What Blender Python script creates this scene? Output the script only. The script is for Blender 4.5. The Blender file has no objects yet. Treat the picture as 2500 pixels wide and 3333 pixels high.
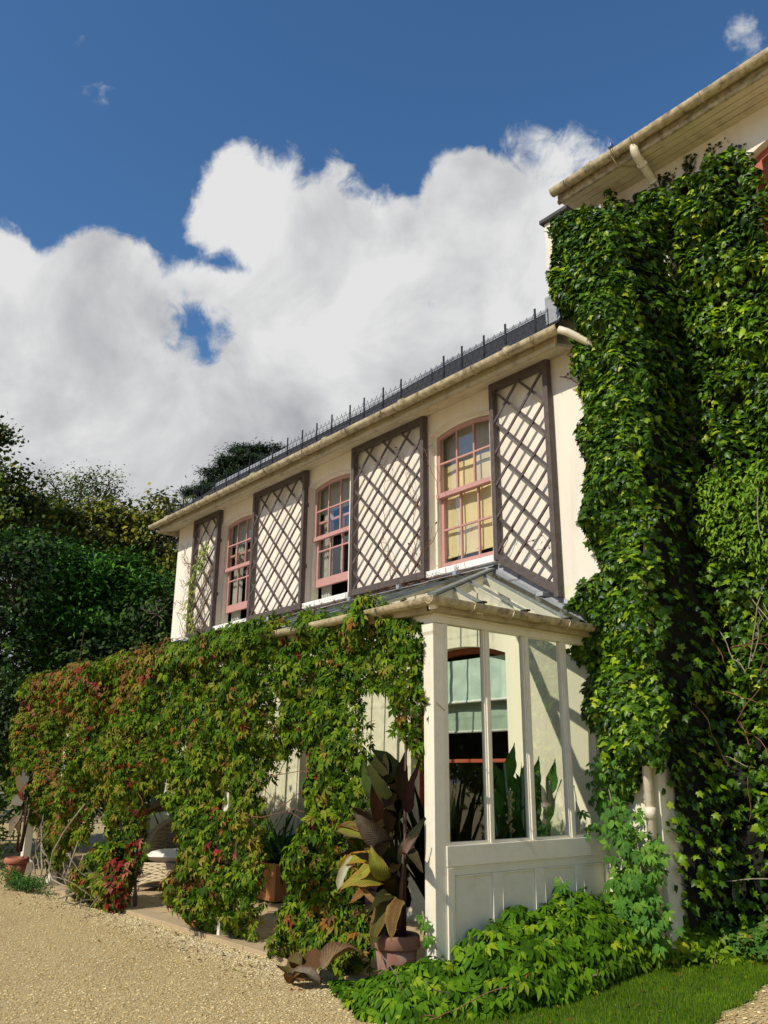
import bpy, bmesh, math, random
import numpy as np
from mathutils import Vector, Matrix
from mathutils.geometry import tessellate_polygon

rnd = random.Random(11)
RS = np.random.RandomState(5)
S = bpy.context.scene
COL = S.collection
R = math.radians

# ------------------------------------------------------------------ camera
def camera():
    f, pitch, yaw, roll = 2729.8 / 3333.0, R(17.35), R(39.41), R(0.46)
    fw = Vector((-math.cos(yaw) * math.cos(pitch), math.sin(yaw) * math.cos(pitch), math.sin(pitch)))
    r = fw.cross(Vector((0, 0, 1))).normalized()
    u = r.cross(fw)
    r2 = r * math.cos(roll) + u * math.sin(roll)
    u2 = -r * math.sin(roll) + u * math.cos(roll)
    cd = bpy.data.cameras.new('camera')
    co = bpy.data.objects.new('camera', cd)
    COL.objects.link(co)
    m = Matrix((r2, u2, -fw)).transposed().to_4x4()
    m.translation = Vector((5.285, -7.148, 1.65))
    co.matrix_world = m
    cd.sensor_fit = 'VERTICAL'
    cd.sensor_height = 36
    cd.lens = f * 36
    cd.clip_end = 800
    cd.clip_start = 0.05
    S.camera = co
camera()
CAM = np.array((5.285, -7.148, 1.65))

# ------------------------------------------------------------------ light
SUN_STRENGTH, SKY_STRENGTH, EXPOSURE = 4.15, 0.135, 0.0
S.view_settings.view_transform = 'Standard'
S.view_settings.look = 'None'
S.view_settings.exposure = EXPOSURE
S.view_settings.gamma = 1
S.view_settings.use_curve_mapping = False
sun_dir = Vector((0.04, -1.0, 0.894)).normalized()
ld = bpy.data.lights.new('sun', 'SUN')
ld.energy = SUN_STRENGTH
ld.angle = R(0.5)
ld.color = (1.0, 0.925, 0.79)
lo = bpy.data.objects.new('sun', ld)
lo.rotation_euler = (-sun_dir).to_track_quat('-Z', 'Y').to_euler()
lo.location = (3, -20, 20)
COL.objects.link(lo)

def world():
    w = bpy.data.worlds.new('World')
    S.world = w
    w.use_nodes = True
    N, L = w.node_tree.nodes, w.node_tree.links
    N.clear()
    out = N.new('ShaderNodeOutputWorld')
    sky = N.new('ShaderNodeTexSky')
    sky.sky_type = 'NISHITA'
    sky.sun_disc = False
    sky.sun_elevation = math.asin(sun_dir.z)
    sky.sun_rotation = math.atan2(sun_dir.x, sun_dir.y)
    sky.altitude = 100
    sky.air_density = 1.0
    sky.dust_density = 0.3
    sky.ozone_density = 2.5
    bg = N.new('ShaderNodeBackground')
    bg.inputs['Strength'].default_value = SKY_STRENGTH
    hs = N.new('ShaderNodeHueSaturation')
    hs.inputs['Saturation'].default_value = 1.2
    L.new(sky.outputs[0], hs.inputs['Color'])
    L.new(hs.outputs[0], bg.inputs[0])
    tc = N.new('ShaderNodeTexCoord')
    D = tc.outputs['Generated']

    def math_(op, a, b=None, c=None, clamp=False):
        n = N.new('ShaderNodeMath')
        n.operation = op
        n.use_clamp = clamp
        for i, v in enumerate((a, b, c)):
            if v is None:
                continue
            if isinstance(v, (int, float)):
                n.inputs[i].default_value = v
            else:
                L.new(v, n.inputs[i])
        return n.outputs[0]

    def noise(scale, detail, rough, off=(0, 0, 0), dist=0.0):
        mp = N.new('ShaderNodeMapping')
        mp.inputs['Location'].default_value = off
        L.new(D, mp.inputs[0])
        n = N.new('ShaderNodeTexNoise')
        n.inputs['Scale'].default_value = scale
        n.inputs['Detail'].default_value = detail
        n.inputs['Roughness'].default_value = rough
        n.inputs['Distortion'].default_value = dist
        L.new(mp.outputs[0], n.inputs['Vector'])
        return n.outputs['Fac']

    wn = N.new('ShaderNodeTexNoise')
    wn.inputs['Scale'].default_value = 6.0
    wn.inputs['Detail'].default_value = 5
    L.new(D, wn.inputs['Vector'])
    wsub = N.new('ShaderNodeVectorMath')
    wsub.operation = 'MULTIPLY_ADD'
    L.new(wn.outputs['Color'], wsub.inputs[0])
    wsub.inputs[1].default_value = (.08, .08, .08)
    wsub.inputs[2].default_value = (-.04, -.04, -.04)
    wadd = N.new('ShaderNodeVectorMath')
    wadd.operation = 'ADD'
    L.new(D, wadd.inputs[0])
    L.new(wsub.outputs[0], wadd.inputs[1])
    wnor = N.new('ShaderNodeVectorMath')
    wnor.operation = 'NORMALIZE'
    L.new(wadd.outputs[0], wnor.inputs[0])
    DW = wnor.outputs[0]

    def lump(x, y, z, cr):
        n = N.new('ShaderNodeVectorMath')
        n.operation = 'DOT_PRODUCT'
        L.new(DW, n.inputs[0])
        n.inputs[1].default_value = (x, y, z)
        # 1 at the centre, 0 at the rim, negative outside
        return math_('MULTIPLY_ADD', n.outputs['Value'], 1.0 / (1 - cr), -cr / (1 - cr))
    lumps = [(-.829, .280, .482, .9945), (-.871, .165, .462, .9940), (-.851, .242, .450, .9943), (-.803, .315, .495, .9965),
             (-.708, .392, .584, .9951), (-.681, .463, .563, .9934), (-.646, .524, .550, .9932), (-.552, .603, .576, .9957),
             (-.484, .683, .547, .9947), (-.805, .452, .383, .9766), (-.636, .686, .353, .9717), (-.913, .248, .325, .9865)]
    f = None
    for l in lumps:
        v = lump(*l)
        if f is None:
            f = v
        else:
            n = N.new('ShaderNodeMath')
            n.operation = 'SMOOTH_MAX'
            L.new(f, n.inputs[0])
            L.new(v, n.inputs[1])
            n.inputs[2].default_value = 0.12
            f = n.outputs[0]
    # the same bank of cloud goes on low round the whole sky, with broken cloud above it
    sep = N.new('ShaderNodeSeparateXYZ')
    L.new(D, sep.inputs[0])
    low = math_('MULTIPLY_ADD', sep.outputs['Z'], -4.0, 1.15)
    f = math_('MAXIMUM', f, math_('MINIMUM', low, 0.7))
    f = math_('MINIMUM', math_('MULTIPLY_ADD', f, 1.9, -.05), 0.85)
    for h in ((-.738, .393, .548, .9992, 1.9), (-.736, .438, .516, .9996, 1.3), (-.797, .376, .473, .9984, 1.85), (-.857, .314, .409, .9990, 1.25), (-.775, .41, .48, .9993, 1.2)):
        v = math_('MULTIPLY', math_('MAXIMUM', lump(*h[:4]), 0.0), -0.75 * h[4] / 2)
        f = math_('ADD', f, v)
    for h in ((-.280, .671, .686, .9994, .52), (-.300, .678, .670, .9995, .50), (-.47, .62, .63, .9994, .20), (-.70, .20, .685, .9992, .16)):
        v = math_('MULTIPLY', lump(*h[:4]), h[4])
        f = math_('MAXIMUM', f, math_('ADD', v, -0.22))
    n1 = noise(9.0, 9, .60, (0.3, 0.1, 0.2), .4)
    n2 = noise(30.0, 8, .62, (1.3, 2.1, 0.2), .5)
    nn = math_('ADD', math_('MULTIPLY_ADD', n1, 1.7, -.85), math_('MULTIPLY_ADD', n2, 1.0, -.5))
    dens = math_('ADD', f, nn)
    mr = N.new('ShaderNodeMapRange')
    mr.interpolation_type = 'SMOOTHSTEP'
    mr.inputs['From Min'].default_value = -0.12
    mr.inputs['From Max'].default_value = 0.34
    L.new(dens, mr.inputs['Value'])
    mask = mr.outputs['Result']
    # cloud brightness: bright edges and tops, greyer where it is thick
    n3 = noise(6.5, 7, .55, (5.3, 1.2, 7.7), .3)
    ramp = N.new('ShaderNodeValToRGB')
    e = ramp.color_ramp.elements
    e[0].position, e[0].color = 0.22, (.46, .475, .505, 1)
    e[1].position, e[1].color = 0.66, (.90, .90, .90, 1)
    m = e.new(.48)
    m.color = (.70, .705, .72, 1)
    g = math_('ADD', math_('MULTIPLY_ADD', sep.outputs['Z'], .80, -.17), math_('MULTIPLY_ADD', n3, 1.35, -.345))
    L.new(g, ramp.inputs[0])
    bg2 = N.new('ShaderNodeBackground')
    L.new(ramp.outputs[0], bg2.inputs[0])
    bg2.inputs['Strength'].default_value = .86
    mix = N.new('ShaderNodeMixShader')
    L.new(mask, mix.inputs[0])
    L.new(bg.outputs[0], mix.inputs[1])
    L.new(bg2.outputs[0], mix.inputs[2])
    L.new(mix.outputs[0], out.inputs[0])
world()

# ------------------------------------------------------------------ materials
def mat(name, col, rough=.7, var=.12, scale=6.0, bump=0.0, bscale=60.0, stain=None, stain_amt=.0, stain_scale=3.0, spec=.4, streak=False, metal=0.0):
    m = bpy.data.materials.new(name)
    m.use_nodes = True
    N, L = m.node_tree.nodes, m.node_tree.links
    p = N['Principled BSDF']
    p.inputs['Roughness'].default_value = rough
    p.inputs['Specular IOR Level'].default_value = spec
    p.inputs['Metallic'].default_value = metal
    tc = N.new('ShaderNodeTexCoord')
    mp = N.new('ShaderNodeMapping')
    L.new(tc.outputs['Object'], mp.inputs[0])
    if streak:
        mp.inputs['Scale'].default_value = (1, 1, .12)
    n = N.new('ShaderNodeTexNoise')
    n.inputs['Scale'].default_value = scale
    n.inputs['Detail'].default_value = 6
    n.inputs['Roughness'].default_value = .65
    L.new(mp.outputs[0], n.inputs['Vector'])
    r = N.new('ShaderNodeValToRGB')
    c = np.array(col)
    r.color_ramp.elements[0].position = .3
    r.color_ramp.elements[1].position = .7
    r.color_ramp.elements[0].color = (*np.clip(c * (1 - var), 0, 1), 1)
    r.color_ramp.elements[1].color = (*np.clip(c * (1 + var), 0, .95), 1)
    L.new(n.outputs['Fac'], r.inputs[0])
    last = r.outputs[0]
    if stain is not None:
        n2 = N.new('ShaderNodeTexNoise')
        n2.inputs['Scale'].default_value = stain_scale
        n2.inputs['Detail'].default_value = 8
        n2.inputs['Roughness'].default_value = .7
        L.new(mp.outputs[0], n2.inputs['Vector'])
        mr = N.new('ShaderNodeMapRange')
        mr.inputs['From Min'].default_value = .5
        mr.inputs['From Max'].default_value = .72
        mr.inputs['To Max'].default_value = stain_amt
        L.new(n2.outputs['Fac'], mr.inputs['Value'])
        mx = N.new('ShaderNodeMix')
        mx.data_type = 'RGBA'
        L.new(mr.outputs[0], mx.inputs['Factor'])
        L.new(last, mx.inputs['A'])
        mx.inputs['B'].default_value = (*stain, 1)
        last = mx.outputs['Result']
    L.new(last, p.inputs['Base Color'])
    if bump:
        nb = N.new('ShaderNodeTexNoise')
        nb.inputs['Scale'].default_value = bscale
        nb.inputs['Detail'].default_value = 5
        L.new(tc.outputs['Object'], nb.inputs['Vector'])
        b = N.new('ShaderNodeBump')
        b.inputs['Strength'].default_value = bump
        b.inputs['Distance'].default_value = .01
        L.new(nb.outputs['Fac'], b.inputs['Height'])
        L.new(b.outputs[0], p.inputs['Normal'])
    return m

def leaf_mat(name, rough=.45, trans=.3, spec=.4, var=.25):
    m = bpy.data.materials.new(name)
    m.use_nodes = True
    N, L = m.node_tree.nodes, m.node_tree.links
    p = N['Principled BSDF']
    out = N['Material Output']
    a = N.new('ShaderNodeAttribute')
    a.attribute_name = 'Col'
    tc = N.new('ShaderNodeTexCoord')
    n = N.new('ShaderNodeTexNoise')
    n.inputs['Scale'].default_value = 38
    n.inputs['Detail'].default_value = 3
    L.new(tc.outputs['Object'], n.inputs['Vector'])
    mr = N.new('ShaderNodeMapRange')
    mr.inputs['To Min'].default_value = 1 - var
    mr.inputs['To Max'].default_value = 1 + var
    L.new(n.outputs['Fac'], mr.inputs['Value'])
    mx = N.new('ShaderNodeVectorMath')
    mx.operation = 'SCALE'
    L.new(a.outputs['Color'], mx.inputs[0])
    L.new(mr.outputs[0], mx.inputs['Scale'])
    L.new(mx.outputs[0], p.inputs['Base Color'])
    p.inputs['Roughness'].default_value = rough
    p.inputs['Specular IOR Level'].default_value = spec
    t = N.new('ShaderNodeBsdfTranslucent')
    s2 = N.new('ShaderNodeVectorMath')
    s2.operation = 'MULTIPLY'
    L.new(mx.outputs[0], s2.inputs[0])
    s2.inputs[1].default_value = (1.25, 1.15, .55)
    L.new(s2.outputs[0], t.inputs['Color'])
    ms = N.new('ShaderNodeMixShader')
    ms.inputs[0].default_value = trans
    L.new(p.outputs[0], ms.inputs[1])
    L.new(t.outputs[0], ms.inputs[2])
    L.new(ms.outputs[0], out.inputs['Surface'])
    return m

def vein(m, depth=.22):
    N, L = m.node_tree.nodes, m.node_tree.links
    p = N['Principled BSDF']
    a = N.new('ShaderNodeAttribute')
    a.attribute_name = 'Vein'
    sp = N.new('ShaderNodeSeparateXYZ')
    L.new(a.outputs['Vector'], sp.inputs[0])
    ph = N.new('ShaderNodeMath')
    ph.operation = 'MULTIPLY_ADD'
    L.new(sp.outputs['Y'], ph.inputs[0])
    ph.inputs[1].default_value = -26
    q = N.new('ShaderNodeMath')
    q.operation = 'MULTIPLY'
    L.new(sp.outputs['X'], q.inputs[0])
    q.inputs[1].default_value = 95
    L.new(q.outputs[0], ph.inputs[2])
    sn = N.new('ShaderNodeMath')
    sn.operation = 'SINE'
    L.new(ph.outputs[0], sn.inputs[0])
    b = N.new('ShaderNodeBump')
    b.inputs['Strength'].default_value = .35
    b.inputs['Distance'].default_value = .004
    L.new(sn.outputs[0], b.inputs['Height'])
    L.new(b.outputs[0], p.inputs['Normal'])
    mr = N.new('ShaderNodeMapRange')
    mr.inputs['From Min'].default_value = -1
    mr.inputs['To Min'].default_value = 1 - depth
    mr.inputs['To Max'].default_value = 1 + depth
    L.new(sn.outputs[0], mr.inputs['Value'])
    src = p.inputs['Base Color'].links[0].from_socket
    v = N.new('ShaderNodeVectorMath')
    v.operation = 'SCALE'
    L.new(src, v.inputs[0])
    L.new(mr.outputs[0], v.inputs['Scale'])
    L.new(v.outputs[0], p.inputs['Base Color'])

def glass_mat(name, tint=(.95, .97, .95), rough=.02, strength=1.0, dirt=0.0):
    m = bpy.data.materials.new(name)
    m.use_nodes = True
    N, L = m.node_tree.nodes, m.node_tree.links
    N.remove(N['Principled BSDF'])
    out = N['Material Output']
    t = N.new('ShaderNodeBsdfTransparent')
    t.inputs[0].default_value = (*tint, 1)
    g = N.new('ShaderNodeBsdfGlossy')
    g.inputs['Roughness'].default_value = rough
    fr = N.new('ShaderNodeFresnel')
    fr.inputs['IOR'].default_value = 1.5
    ml = N.new('ShaderNodeMath')
    ml.operation = 'MULTIPLY'
    ml.use_clamp = True
    ml.inputs[1].default_value = strength
    L.new(fr.outputs[0], ml.inputs[0])
    ms = N.new('ShaderNodeMixShader')
    L.new(ml.outputs[0], ms.inputs[0])
    L.new(t.outputs[0], ms.inputs[1])
    L.new(g.outputs[0], ms.inputs[2])
    last = ms.outputs[0]
    if dirt:
        d = N.new('ShaderNodeBsdfDiffuse')
        d.inputs[0].default_value = (.35, .36, .30, 1)
        n = N.new('ShaderNodeTexNoise')
        n.inputs['Scale'].default_value = 9
        n.inputs['Detail'].default_value = 6
        tc = N.new('ShaderNodeTexCoord')
        L.new(tc.outputs['Object'], n.inputs['Vector'])
        mr = N.new('ShaderNodeMapRange')
        mr.inputs['From Min'].default_value = .35
        mr.inputs['From Max'].default_value = .75
        mr.inputs['To Max'].default_value = dirt
        L.new(n.outputs['Fac'], mr.inputs['Value'])
        m2 = N.new('ShaderNodeMixShader')
        L.new(mr.outputs[0], m2.inputs[0])
        L.new(last, m2.inputs[1])
        L.new(d.outputs[0], m2.inputs[2])
        last = m2.outputs[0]
    L.new(last, out.inputs['Surface'])
    return m

M = {}
M['stucco'] = mat('cream_stucco', (.80, .735, .62), .88, .055, 2.5, .3, 90, (.52, .46, .34), .38, 4.0, .15, True)
M['stucco_low'] = mat('pale_lime_stucco', (.76, .73, .54), .88, .05, 2.5, .25, 90, (.5, .47, .32), .3, 4.0, .15, True)
M['white'] = mat('cream_paint', (.79, .745, .595), .45, .04, 5, .06, 120, (.45, .42, .33), .3, 7, .4)
M['sill'] = mat('white_sill_paint', (.82, .80, .75), .6, .05, 5, .1, 100, (.4, .38, .33), .4, 9, .3)
M['fascia'] = mat('stained_cream_paint', (.46, .38, .23), .7, .14, 4, .15, 80, (.16, .125, .07), .75, 5, .3)
M['gutter'] = mat('weathered_gutter_paint', (.45, .375, .235), .7, .35, 14, .25, 70, (.075, .06, .03), .95, 8, .25)
M['fascia2'] = mat('cream_soffit_paint', (.66, .57, .41), .7, .10, 4, .1, 80, (.30, .25, .15), .6, 5, .3)
M['pipe'] = mat('cream_pipe_paint', (.74, .66, .50), .5, .06, 6, .1, 60, (.3, .22, .12), .5, 8, .4)
M['trellis'] = mat('brown_trellis_paint', (.092, .068, .060), .6, .25, 9, .25, 70, (.18, .15, .135), .5, 14, .4)
M['pink'] = mat('pink_sash_paint', (.50, .265, .235), .5, .06, 6, .05, 80, None, 0, 3, .4)
M['red'] = mat('red_sash_paint', (.42, .10, .05), .5, .08, 6, .05, 80)
M['slate'] = mat('dark_roof_slate', (.040, .036, .034), .55, .25, 8, .3, 60, (.13, .13, .12), .5, 6, .5)
M['lead'] = mat('grey_lead', (.30, .31, .33), .5, .12, 8, .15, 30, (.5, .5, .5), .4, 7, .5)
M['lead_bar'] = mat('green_grey_glazing_bar', (.17, .19, .18), .45, .15, 8, .1, 30, (.45, .46, .44), .4, 12, .5)
M['wire'] = mat('black_wire', (.012, .012, .013), .5, .2, 8)
M['glass'] = glass_mat('window_glass', (.92, .93, .90), .015, .2)
M['clear_glass'] = glass_mat('screen_glass', (.96, .98, .95), .01, .3)
M['roof_glass'] = glass_mat('roof_glass', (.93, .95, .90), .05, 1.0, .30)
M['curtain'] = mat('grey_curtain', (.42, .42, .36), .9, .1, 9)
M['yblind'] = mat('yellow_blind', (.72, .60, .33), .9, .07, 3)
M['gblind'] = mat('green_blind', (.47, .60, .50), .9, .07, 4, .1, 30)
M['blindbar'] = mat('pale_blind_bar', (.72, .74, .66), .8, .04, 8)
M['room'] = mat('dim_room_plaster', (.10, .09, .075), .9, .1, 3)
M['chairwood'] = mat('red_brown_wood', (.28, .075, .03), .45, .25, 9, .05, 60)
M['terracotta'] = mat('terracotta', (.20, .095, .066), .85, .14, 7, .2, 60, (.40, .33, .28), .45, 5, .2)
M['terracotta2'] = mat('red_terracotta', (.40, .15, .085), .85, .12, 7, .2, 60, (.5, .35, .28), .4, 5, .2)
M['soil'] = mat('dark_soil', (.02, .015, .01), .95, .3, 20, .5, 60)
M['bark'] = mat('grey_brown_bark', (.13, .10, .075), .9, .3, 12, .6, 40)
M['twig'] = mat('pale_twig', (.30, .24, .17), .8, .25, 12)
M['redtwig'] = mat('reddish_twig', (.20, .09, .045), .7, .25, 12)
M['ivyshade'] = mat('ivy_shade_sheet', (.012, .012, .006), .95, .5, 9, .8, 30)  # near-black backing for the ivy, the shade between leaves painted into its colour
M['gravel'] = mat('gravel_bed', (.53, .41, .21), .9, .26, 70, .9, 110, (.30, .22, .12), .5, .9, .15)
M['gravel2'] = mat('pinkish_gravel', (.50, .37, .27), .9, .30, 55, .9, 90, (.3, .2, .15), .5, 1.2, .2)
M['turf'] = mat('lawn_turf', (.035, .085, .012), .95, .35, 12, .6, 60)
M['paving'] = mat('buff_paving', (.50, .375, .215), .85, .16, 5, .25, 50, (.30, .19, .10), .6, 4, .2)
M['kerb'] = mat('pale_edge_stone', (.44, .335, .20), .85, .12, 4, .25, 50, (.3, .22, .14), .5, 3, .2)
M['planter'] = mat('orange_brown_planter', (.36, .155, .06), .75, .2, 5, .2, 40, (.16, .08, .04), .6, 5)
M['wicker_dark'] = mat('brown_wicker', (.21, .12, .055), .6, .3, 25, .2, 60)
M['wicker_pale'] = mat('pale_wicker', (.58, .48, .32), .65, .2, 25, .2, 60)
M['wicker_grey'] = mat('grey_brown_wicker', (.27, .215, .14), .65, .25, 25, .2, 60)
M['cushion'] = mat('white_cushion', (.80, .76, .68), .9, .04, 6, .2, 14)
M['cushion2'] = mat('pale_green_cushion', (.58, .60, .44), .9, .04, 6, .2, 14)
M['grass'] = leaf_mat('grass_blade', .7, .25, .08)
M['ivy'] = leaf_mat('ivy_leaf', .38, .07, .22, .18)
M['creeper'] = leaf_mat('creeper_leaf', .55, .12, .07)
M['canna'] = leaf_mat('canna_leaf', .6, .16, .0, .25)
M['tree'] = leaf_mat('tree_leaf', .55, .08, .18)
M['cactus'] = mat('grey_green_cactus', (.16, .24, .16), .6, .15, 8, .1, 40)
M['petal'] = mat('pale_pink_petal', (.80, .62, .60), .7, .12, 30)
M['dead'] = leaf_mat('dead_leaf', .7, .12, .2, .5)
M['dead2'] = leaf_mat('litter_leaf', .7, .1, .1, .4)
vein(M['canna'])
vein(M['dead'], .15)
M['foundation'] = mat('blue_plastic', (.12, .2, .45), .4, .1, 5)

# ------------------------------------------------------------------ mesh helpers
class MB:
    def __init__(s):
        s.v = []
        s.f = []
    def add(s, vs, fs):
        o = len(s.v)
        s.v += [tuple(p) for p in vs]
        s.f += [tuple(i + o for i in f) for f in fs]
        return s
    def box(s, x0, x1, y0, y1, z0, z1):
        v = [(x, y, z) for z in (z0, z1) for y in (y0, y1) for x in (x0, x1)]
        return s.add(v, [(0, 2, 3, 1), (4, 5, 7, 6), (0, 1, 5, 4), (2, 6, 7, 3), (0, 4, 6, 2), (1, 3, 7, 5)])
    def beam(s, p, q, w, h, up=(0, 0, 1)):
        p, q = Vector(p), Vector(q)
        d = (q - p).normalized()
        a = d.cross(Vector(up)).normalized()
        b = a.cross(d)
        v = []
        for e in (p, q):
            for sa, sb in ((-1, -1), (1, -1), (1, 1), (-1, 1)):
                v.append(e + a * (sa * w / 2) + b * (sb * h / 2))
        return s.add(v, [(0, 3, 2, 1), (4, 5, 6, 7), (0, 1, 5, 4), (1, 2, 6, 5), (2, 3, 7, 6), (3, 0, 4, 7)])
    def prism(s, poly, y0, y1):
        """poly: (x,z) outline, extruded along y"""
        n = len(poly)
        v = [(x, y0, z) for x, z in poly] + [(x, y1, z) for x, z in poly]
        f = [tuple(range(n)), tuple(range(2 * n - 1, n - 1, -1))]
        f += [(i, i + n, (i + 1) % n + n, (i + 1) % n) for i in range(n)]
        return s.add(v, f)
    def prism_x(s, poly, x0, x1):
        """poly: (y,z) outline, extruded along x"""
        n = len(poly)
        v = [(x0, y, z) for y, z in poly] + [(x1, y, z) for y, z in poly]
        f = [tuple(range(n)), tuple(range(2 * n - 1, n - 1, -1))]
        f += [(i, i + n, (i + 1) % n + n, (i + 1) % n) for i in range(n)]
        return s.add(v, f)
    def prism_y(s, poly, y0, y1):
        return s.prism(poly, y0, y1)
    def tube(s, pts, r, seg=6, cap=True):
        pts = [Vector(p) for p in pts]
        n = len(pts)
        rr = r if isinstance(r, (list, tuple)) else [r] * n
        up = Vector((0, 0, 1))
        v = []
        prev = None
        for i, p in enumerate(pts):
            d = (pts[min(i + 1, n - 1)] - pts[max(i - 1, 0)])
            d = d.normalized() if d.length > 1e-9 else Vector((0, 0, 1))
            if prev is None:
                a = d.cross(up)
                if a.length < .05:
                    a = d.cross(Vector((1, 0, 0)))
                a.normalize()
            else:
                a = (prev - d * prev.dot(d))
                a = a.normalized() if a.length > 1e-6 else d.orthogonal().normalized()
            prev = a
            b = d.cross(a)
            for k in range(seg):
                t = 2 * math.pi * k / seg
                v.append(p + (a * math.cos(t) + b * math.sin(t)) * rr[i])
        f = []
        for i in range(n - 1):
            for k in range(seg):
                f.append((i * seg + k, i * seg + (k + 1) % seg, (i + 1) * seg + (k + 1) % seg, (i + 1) * seg + k))
        if cap:
            f.append(tuple(range(seg - 1, -1, -1)))
            f.append(tuple((n - 1) * seg + k for k in range(seg)))
        return s.add(v, f)
    def lathe(s, prof, c=(0, 0, 0), seg=24):
        v = []
        for r, z in prof:
            for k in range(seg):
                t = 2 * math.pi * k / seg
                v.append((c[0] + r * math.cos(t), c[1] + r * math.sin(t), c[2] + z))
        f = []
        for i in range(len(prof) - 1):
            for k in range(seg):
                f.append((i * seg + k, i * seg + (k + 1) % seg, (i + 1) * seg + (k + 1) % seg, (i + 1) * seg + k))
        return s.add(v, f)
    def ball(s, c, r, sc=(1, 1, 1), seg=8, rings=5):
        v = []
        for i in range(rings + 1):
            t = math.pi * i / rings
            for k in range(seg):
                u = 2 * math.pi * k / seg
                v.append((c[0] + r * sc[0] * math.sin(t) * math.cos(u), c[1] + r * sc[1] * math.sin(t) * math.sin(u), c[2] + r * sc[2] * math.cos(t)))
        f = []
        for i in range(rings):
            for k in range(seg):
                f.append((i * seg + k, (i + 1) * seg + k, (i + 1) * seg + (k + 1) % seg, i * seg + (k + 1) % seg))
        return s.add(v, f)
    def mesh(s, name, m, smooth=False):
        me = bpy.data.meshes.new(name)
        me.from_pydata(s.v, [], s.f)
        if m is not None:
            me.materials.append(m)
        if smooth:
            me.polygons.foreach_set('use_smooth', [True] * len(me.polygons))
        me.update()
        return me
    def build(s, name, m, parent=None, smooth=False, bevel=0, **kw):
        me = s.mesh(name, m, smooth)
        bm = bmesh.new()
        bm.from_mesh(me)
        bmesh.ops.recalc_face_normals(bm, faces=bm.faces)
        bm.to_mesh(me)
        bm.free()
        return link(name, me, parent, bevel, **kw)

def link(name, me, parent=None, bevel=0, **kw):
    o = bpy.data.objects.new(name, me)
    COL.objects.link(o)
    if parent is not None:
        o.parent = parent
        o.matrix_parent_inverse = parent.matrix_world.inverted()
    if bevel:
        b = o.modifiers.new('bevel', 'BEVEL')
        b.width = bevel
        b.segments = 2
        b.limit_method = 'ANGLE'
        b.angle_limit = R(40)
    for k, v in kw.items():
        o[k] = v
    return o

def thing(name, label, cat, loc=(0, 0, 0), group=None):
    o = bpy.data.objects.new(name, None)
    o.empty_display_size = .2
    COL.objects.link(o)
    o.matrix_world = Matrix.Translation(loc)
    o.location = loc
    o['label'] = label
    o['category'] = cat
    if group:
        o['group'] = group
    return o

def at_mesh(name, me, parent, mtx, **kw):
    o = bpy.data.objects.new(name, me)
    COL.objects.link(o)
    o.parent = parent
    o.matrix_parent_inverse = Matrix.Translation(parent.location).inverted()
    o.matrix_basis = mtx
    for k, v in kw.items():
        o[k] = v
    return o

def arch_outline(x0, x1, z0, zs, zc, n=10):
    """(x,z) outline of an opening with a segmental head"""
    pts = [(x0, z0), (x1, z0), (x1, zs)]
    w, h = (x1 - x0) / 2, zc - zs
    cx = (x0 + x1) / 2
    rad = (w * w + h * h) / (2 * h)
    a0 = math.asin(w / rad)
    for i in range(1, n):
        a = a0 - 2 * a0 * i / n
        pts.append((cx + rad * math.sin(a), zc - rad + rad * math.cos(a)))
    pts.append((x0, zs))
    return pts

def holed_wall(mb, outline, holes, y, depth):
    """a wall face at y with openings and their reveals (depth towards +y)"""
    loops = [[Vector((x, z, 0)) for x, z in outline]] + [[Vector((x, z, 0)) for x, z in h] for h in holes]
    flat = [p for l in loops for p in l]
    tris = tessellate_polygon(loops)
    mb.add([(p.x, y, p.y) for p in flat], [tuple(t) for t in tris])
    for h in holes:
        n = len(h)
        v = [(x, y, z) for x, z in h] + [(x, y + depth, z) for x, z in h]
        mb.add(v, [(i, (i + 1) % n, (i + 1) % n + n, i + n) for i in range(n)])

def frame_ring(mb, outer, inner, y0, y1):
    n = len(outer)
    v = [(x, y0, z) for x, z in outer] + [(x, y0, z) for x, z in inner] + [(x, y1, z) for x, z in outer] + [(x, y1, z) for x, z in inner]
    f = []
    for i in range(n):
        j = (i + 1) % n
        f += [(i, j, n + j, n + i), (2 * n + i, 3 * n + i, 3 * n + j, 2 * n + j), (i, 2 * n + i, 2 * n + j, j), (n + i, n + j, 3 * n + j, 3 * n + i)]
    mb.add(v, f)

# ------------------------------------------------------------------ leaves
def tri_template(verts, faces):
    v = np.array(verts, float)
    tris = []
    for f in faces:
        for i in range(1, len(f) - 1):
            tris.append((f[0], f[i], f[i + 1]))
    return v, np.array(tris, int)

def ivy_template(kind=0):
    half = [[(.20, -.13), (.47, .03), (.33, .25), (.55, .52), (.22, .58)],
            [(.24, -.10), (.42, .10), (.36, .30), (.42, .50), (.20, .64)],
            [(.16, -.15), (.50, -.02), (.31, .20), (.60, .44), (.20, .52)]][kind]
    out = [(0, 0, 0)]
    for i, (x, y) in enumerate(half):
        out.append((x, y, -.10 - (.08 if i in (1, 3) else 0)))
    out.append((0, 1.0, -.16))
    for i, (x, y) in reversed(list(enumerate(half))):
        out.append((-x, y, -.10 - (.08 if i in (1, 3) else 0)))
    out.append((0, .36, .03))
    c = len(out) - 1
    n = c
    v, t = tri_template(out, [(c, i, (i + 1) % n) for i in range(n)])
    v[:, 1] -= .1
    return v, t

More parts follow.
